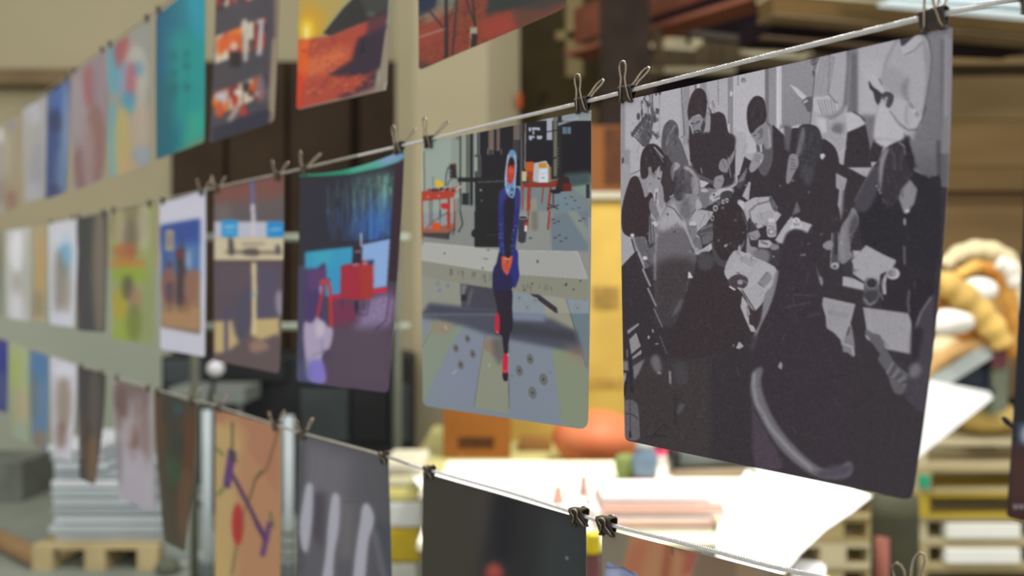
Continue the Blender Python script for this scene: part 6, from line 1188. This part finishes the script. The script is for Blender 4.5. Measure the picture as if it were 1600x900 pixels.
# ================================================================ PRINTS
pm = bpy.data.materials.new('photo_print'); pm.use_nodes = True; nt = pm.node_tree; b = nt.nodes['Principled BSDF']
at_ = nt.nodes.new('ShaderNodeAttribute'); at_.attribute_name = 'ink'; nt.links.new(at_.outputs['Color'], b.inputs['Base Color']); b.inputs['Roughness'].default_value = .42; b.inputs['Specular IOR Level'].default_value = .12
back_m = mat('paper_back', (214, 208, 198), .8, .03, 20, .2)
INK_GAIN = np.array((1.10, 1.10, 1.17))
def hang(name, label, TL, TR, BR, BL, P, cell=2.4, bulge=0., pw=1.7, rnd=6, dmax=.05, sag=0.):
    def solve(px, py, s_px):
        """a point at the same place along the cable as s_px but swung off the plane so that it shows at px, py"""
        base = on(s_px, 450); r = (px - 800) / FPX
        den = (N.x - r * N.y); dl = (r * base.y - base.x) / den; dc = max(-dmax, min(dmax, dl)); s = 0.
        if dc != dl:
            q = base + N * dc; s = (r * q.y - q.x) / (D.x - r * D.y)
        q = base + N * dc + D * s; return s, dc, Z_(py, q.y)
    tl, tr = on(*TL), on(*TR); sl, dL, zl = solve(BL[0], BL[1], TL[0]); sr, dR, zr = solve(BR[0], BR[1], TR[0])
    wpx = abs(TR[0] - TL[0]) * 1.0; hpx = max(BL[1] - TL[1], BR[1] - TR[1])
    nu, nv = max(10, int(wpx / cell)), max(16, int(min(hpx, 900) / cell))
    U, V = np.meshgrid(np.linspace(0, 1, nu + 1), np.linspace(0, 1, nv + 1)); U, V = U.ravel(), V.ravel()
    tl_, tr_ = np.array(tl), np.array(tr); Dn, Nn = np.array(D), np.array(N)
    base = tl_[None] * (1 - U)[:, None] + tr_[None] * U[:, None]
    ztop = base[:, 2] - sag * 4 * U * (1 - U); zbot = zl * (1 - U) + zr * U
    dl = (dL * (1 - U) + dR * U) * V ** pw + bulge * np.sin(np.pi * U) * np.sin(np.pi * np.clip(V, 0, 1)) ** 1 + .0004 * np.sin(9 * U + 5 * V)
    s = (sl * (1 - U) + sr * U) * V ** pw
    co = base + s[:, None] * Dn[None] + dl[:, None] * Nn[None]; co[:, 2] = ztop * (1 - V) + zbot * V
    co -= Nn[None] * .0006
    org = (tl_ + tr_) / 2
    i = np.arange(nv)[:, None] * (nu + 1) + np.arange(nu)[None]
    F = np.stack([i, i + nu + 1, i + nu + 2, i + 1], -1).reshape(-1, 4)
    if rnd:                                                     # rounded lower corners
        pxw = (TR[0] - TL[0]) / nu; ph = hpx / nv
        cu = (F[:, 0] % (nu + 1) + .5) * pxw; cv = (nv - (F[:, 0] // (nu + 1)) - .5) * ph; cr = nu * pxw - cu
        cut = np.zeros(len(F), bool)
        for c_ in (cu, cr): cut |= (c_ < rnd) & (cv < rnd) & ((rnd - c_) ** 2 + (rnd - cv) ** 2 > rnd * rnd)
        F = F[~cut]
    px = 800 + FPX * co[:, 0] / co[:, 1]; py = 450 - FPX * (co[:, 2] - CAMZ) / co[:, 1]
    ink = P.sample(px, py) * INK_GAIN
    cb_ = co - Nn[None] * .0005; nF = len(F); nV = len(co)
    # back: every 4th row/column where possible, else same grid
    allco = np.concatenate([co, cb_]) - org[None]
    ku, kv = 22, 34
    cols_ = sorted(set(list(range(0, nu, max(1, nu // ku))) + [nu])); rows_ = sorted(set(list(range(0, nv, max(1, nv // kv))) + [nv]))
    Bf = [(nV + r0 * (nu + 1) + c0, nV + r0 * (nu + 1) + c1, nV + r1 * (nu + 1) + c1, nV + r1 * (nu + 1) + c0) for r0, r1 in zip(rows_[:-1], rows_[1:]) for c0, c1 in zip(cols_[:-1], cols_[1:])]
    if rnd: Bf = [f for f in Bf if not (f[2] // 1 >= nV + (nv) * (nu + 1) and (f[3] == nV + nv * (nu + 1) or f[2] == nV + nv * (nu + 1) + nu))]
    Fs = np.concatenate([F, np.array(Bf)])
    me = bpy.data.meshes.new(name); me.vertices.add(len(allco)); me.vertices.foreach_set('co', allco.astype(np.float32).ravel())
    me.loops.add(len(Fs) * 4); me.loops.foreach_set('vertex_index', Fs.astype(np.int32).ravel()); me.polygons.add(len(Fs)); me.polygons.foreach_set('loop_start', np.arange(0, len(Fs) * 4, 4, dtype=np.int32)); 
    me.materials.append(pm); me.materials.append(back_m)
    me.polygons.foreach_set('material_index', np.concatenate([np.zeros(nF, np.int32), np.ones(len(Bf), np.int32)])); me.polygons.foreach_set('use_smooth', np.ones(len(Fs), bool))
    me.update(calc_edges=True); me.validate()
    a = me.color_attributes.new('ink', 'FLOAT_COLOR', 'POINT'); c4 = np.ones((len(allco), 4), np.float32); c4[:nV, :3] = ink; c4[nV:, :3] = .7; a.data.foreach_set('color', c4.ravel())
    o = bpy.data.objects.new(name, me); scene.collection.objects.link(o); o.location = org; return tag(o, label, 'photo print')

# middle row
hang('photo_print', 'large black-and-white print of people bent over papers round a table', (969, 158), (1487, 43), (1425, 783), (975, 688), art_workshop(), 1.25, .004, 1.9, 12)
hang('photo_print', 'colour print of seated woman in blue coat and headscarf in workshop', (658, 224), (923, 172), (918, 672), (659, 634), art_shed(), 1.1, .003, 1.5, 12)
hang('photo_print', 'print of dark lecture board above red desk and blue wall', (468, 272), (631, 234), (606, 614), (462, 596), art_board(), 1.3, .004, 1.2, 6, sag=.008)
hang('photo_print', 'print with cream sign board between two blue panels', (334, 292), (443, 272), (436, 584), (333, 563), art_sign(), 1.6, .002)
hang('photo_print', 'white-bordered print of riders on sand under blue sky', (249, 318), (321, 297), (320, 558), (250, 545), art_camel(), 1.6, .002, 1.5, 3)
for nm, lab, q in (('meadow', 'print with bright green grass and yellow patch', ((172, 330), (240, 316), (238, 538), (174, 530))), ('night', 'dark print with tan right edge, left of the green print', ((118, 342), (168, 331), (164, 520), (120, 516))), ('sail', 'white-bordered print with pale blue wedge, middle row left', ((75, 350), (121, 341), (116, 512), (77, 506))), ('tan', 'tan and ochre print beside the blue wedge print', ((47, 354), (72, 350), (71, 505), (49, 500))), ('white', 'glaring white print near left edge, middle row', ((8, 360), (47, 354), (46, 503), (10, 496))), ('slip', 'greenish sliver of print at the left frame edge', ((-22, 368), (3, 361), (3, 495), (-20, 488)))):
    hang('photo_print', lab, *q, art_soft(nm), 2, .004)
# top row
hang('photo_print', 'print of red rocky ground with dark tripod legs, top row', (652, -312), (888, -505), (884, 12), (653, 110), art_redrock(), 1.7, .003, 1.5, 8)
hang('photo_print', 'print of orange sunset over ridge with pale border, top row', (468, -150), (616, -272), (604, 140), (462, 172), art_sunset(), 1.4, .004, 1.5, 8)
hang('photo_print', 'dark contact-sheet print with rows of small red and white pictures', (338, -52), (438, -132), (428, 190), (326, 224), art_collage(), 1.5, .003, 1.5, 6)
hang('photo_print', 'teal print with two faint dark columns, top row', (243, 26), (320, -38), (319, 222), (243, 250), art_teal(), 1.6, .003, 1.5, 4)
for nm, lab, q in (('map', 'print of mixed turquoise, red and yellow patches beside teal print', ((166, 78), (236, 28), (235, 256), (170, 280))), ('pink', 'dusty pink and brown print, top row', ((110, 118), (167, 76), (163, 278), (114, 300))), ('blue', 'deep blue print, top row left', ((73, 150), (109, 122), (104, 300), (70, 312))), ('pale', 'pale grey-white print left of the deep blue one', ((34, 172), (73, 148), (70, 308), (38, 318))), ('faint', 'faint beige print with reddish foot, top row far left', ((5, 196), (31, 178), (29, 322), (8, 336))), ('edge', 'beige print with white spot at upper left frame edge', ((-24, 212), (5, 196), (6, 332), (-20, 342)))):
    hang('photo_print', lab, *q, art_soft(nm), 2, .004)
# lowest row
hang('photo_print', 'print with close-up of fingers and pale blue patch, bottom row right', (940, 826), (1428, 952), (1424, 1620), (945, 1352), art_hands(), 2.4, .003, 1.7, 0)
hang('photo_print', 'nearly black dusk print hanging below the woman in blue', (660, 738), (915, 812), (912, 1290), (655, 1150), art_dusk(), 2, .003, 1.7, 0)
hang('photo_print', 'grey print with three white vertical streaks', (466, 680), (606, 714), (616, 1085), (462, 1010), art_stripes(), 1.6, .006, 1, 0)
hang('photo_print', 'tan floral print with purple stem and red petal', (336, 640), (438, 668), (437, 965), (335, 920), art_floral(), 1.6, .002, 1.7, 0)
for nm, lab, q in (('earth', 'dark brown-green print curling inward, bottom row', ((241, 610), (306, 630), (288, 862), (256, 846))), ('tree', 'print of reddish branches on white, bottom row', ((176, 592), (238, 610), (242, 800), (186, 780))), ('bark', 'dark print with brown diagonal, bottom row', ((121, 572), (165, 584), (148, 758), (123, 748))), ('card', 'white-bordered print with brown centre, bottom row', ((78, 556), (120, 570), (110, 722), (82, 712))), ('lake', 'blue print with tan foot, bottom row left', ((46, 546), (76, 556), (72, 706), (50, 694))), ('lime', 'lime and peach print, bottom row far left', ((14, 534), (44, 545), (42, 692), (18, 680))), ('deep', 'deep royal blue print cut by the left frame edge', ((-14, 526), (12, 533), (11, 646), (-10, 638)))):
    hang('photo_print', lab, *q, art_soft(nm), 2, .004)
# next print on the middle cable, mostly beyond the right edge
hang('photo_print', 'dark red-brown print cut by the right frame edge, white lettering at foot', (1608, 0), (1900, -62), (1840, 880), (1571, 808), art_poster(), 1.6, .002, 1.6, 8)

# ================================================================ BINDER CLIPS
m_clip = mat('black_lacquer', (58, 50, 45), .3, .2, 60, .6, metal=.4); m_wire = mat('nickel_wire', (150, 136, 120), .22, .08, 80, .6, metal=.9)
AX = Matrix(((D.x, N.x, 0, 0), (D.y, N.y, 0, 0), (D.z, N.z, 1, 0), (0, 0, 0, 1)))
def clip_meshes():
    w = .0085; body = MB()
    prof = [(.0007, -.0085), (.0012, -.0085), (.0052, .0035), (.0046, .0054), (.0028, .0062), (-.0028, .0062), (-.0046, .0054), (-.0052, .0035), (-.0012, -.0085), (-.0007, -.0085), (-.0044, .0032), (-.004, .0046), (-.0024, .0052), (.0024, .0052), (.004, .0046), (.0044, .0032)]
    n = len(prof); vs = [(-w, y, z) for y, z in prof] + [(w, y, z) for y, z in prof]
    fs = [(i, (i + 1) % n, n + (i + 1) % n, n + i) for i in range(n)]
    for o_, k in ((0, 1), (n, -1)):
        for a, b in ((0, 15), (1, 2)): pass
        quads = [(0, 1, 2, 15), (15, 2, 3, 14), (14, 3, 4, 13), (13, 4, 5, 12), (12, 5, 6, 11), (11, 6, 7, 10), (10, 7, 8, 9)]
        fs += [tuple(o_ + v for v in q) for q in quads]
    body.add(vs, fs)
    for sy in (1, -1):
        for a, b in ((-w, -w * .45), (w * .45, w)): body.tube([(a, sy * .0015, -.009), (b, sy * .0015, -.009)], .0012, 8)
    def handle(sy, ln, tilt):
        P_ = [(-.0072, 0), (-.0052, .004), (-.0034, .4 * ln), (-.0024, .58 * ln), (-.0040, .76 * ln), (-.0042, .88 * ln), (-.0026, .97 * ln), (0, ln), (.0026, .97 * ln), (.0042, .88 * ln), (.0040, .76 * ln), (.0024, .58 * ln), (.0034, .4 * ln), (.0052, .004), (.0072, 0)]
        pts = []
        for x, h in P_:
            y = .0020 + h * .30 if h < .016 else .0020 + .0048 + (h - .016) * tilt
            pts.append((x, sy * y, -.009 + h * .97))
        return MB().tube(pts, .00095, 7)
    return body, handle
_b, _h = clip_meshes()
m_orig = {}
def make_clip(kind):
    ln, tf, tb = {'up': (.038, .12, .9), 'low': (.0155, .3, .3), 'up2': (.034, .3, .55)}[kind]
    root = bpy.data.objects.new('binder_clip', None); scene.collection.objects.link(root); root.empty_display_size = .01
    _b.build('body', m_clip, root); _h(1, ln, tf).build('handle', m_wire, root); _h(-1, ln, tb).build('handle', m_wire, root)
    return root
protos = {}
def clip(px, C, kind, label, dz=0., lean=0., sc=1.):
    if kind not in protos: protos[kind] = make_clip(kind); r = protos[kind]
    else:
        r = protos[kind].copy(); scene.collection.objects.link(r)
        for ch in list(protos[kind].children):
            c = ch.copy(); scene.collection.objects.link(c); c.parent = r
    p = on(px, cable_y(C, px)); r.matrix_world = Matrix.Translation(p + Vector((0, 0, dz))) @ AX @ Matrix.Rotation(lean, 4, 'Y') @ Matrix.Scale(sc * .9, 4)
    tag(r, label, 'clip'); return r
row = {'B': 'middle', 'A': 'top', 'C': 'bottom'}
for px, lab, kd, ln in ((980, 'binder clip at upper left corner of the black-and-white print', 'up', -.10), (1459, 'binder clip at upper right corner of the black-and-white print', 'up', .03), (911, 'binder clip at right corner of the woman-in-blue print', 'up', -.05), (671, 'binder clip at left corner of the woman-in-blue print', 'up', -.12), (624, 'binder clip at right corner of the lecture board print', 'up', .05), (476, 'binder clip at left corner of the lecture board print', 'up', -.15), (434, 'binder clip at right corner of the blue-panel sign print', 'up2', -.2), (340, 'binder clip at left corner of the blue-panel sign print', 'up2', .1), (316, 'binder clip at right corner of the riders print', 'up2', -.1), (255, 'binder clip at left corner of the riders print', 'low', 0), (234, 'binder clip at right corner of the green grass print', 'low', 0), (178, 'binder clip at left corner of the green grass print', 'low', 0), (162, 'binder clip at right corner of the dark tan-edged print', 'low', 0), (124, 'binder clip at left corner of the dark tan-edged print', 'low', 0), (115, 'binder clip at right corner of the blue wedge print', 'low', 0), (80, 'binder clip at left corner of the blue wedge print', 'low', 0), (1620, 'binder clip on print cut by right frame edge', 'up', 0)):
    clip(px, CB, kd, lab, -.001, ln)
for px, lab, kd in ((905, 'black clip at right corner of the nearly black dusk print', 'low'), (948, 'black clip at left corner of the fingers print', 'low'), (1419, 'clip with wire loop at lower right edge of frame', 'up'), (671, 'dark clip at left corner of the dusk print', 'low'), (600, 'dark clip at right corner of the white-streak print', 'low'), (474, 'dark clip at left corner of the white-streak print', 'up2'), (431, 'dark clip at right corner of the floral print', 'up2'), (343, 'dark clip at left corner of the floral print', 'up2'), (300, 'dark clip at right corner of the brown-green print', 'up2'), (247, 'dark clip at left corner of the brown-green print', 'low'), (232, 'dark clip at right corner of the red branches print', 'low'), (183, 'dark clip at left corner of the red branches print', 'low'), (159, 'dark clip at right corner of the brown diagonal print', 'low'), (127, 'dark clip at left corner of the brown diagonal print', 'low')):
    clip(px, CC, kd, lab, -.0005, .12, 1.15 if px > 800 and px < 1000 else 1.)
for px, lab in ((248, 'dark clip at left corner of the teal print'), (314, 'dark clip at right corner of the teal print'), (230, 'dark clip at right corner of the turquoise patch print'), (172, 'dark clip at left corner of the turquoise patch print'), (160, 'dark clip at right corner of the dusty pink print'), (116, 'dark clip at left corner of the dusty pink print'), (104, 'dark clip at right corner of the deep blue top print'), (78, 'dark clip at left corner of the deep blue top print'), (344, 'dark clip at left corner of the contact-sheet print'), (430, 'dark clip at right corner of the contact-sheet print'), (476, 'dark clip at left corner of the sunset print'), (606, 'dark clip at right corner of the sunset print'), (662, 'dark clip at left corner of the red rock print'), (876, 'dark clip at right corner of the red rock print')):
    clip(px, CA, 'low', lab)
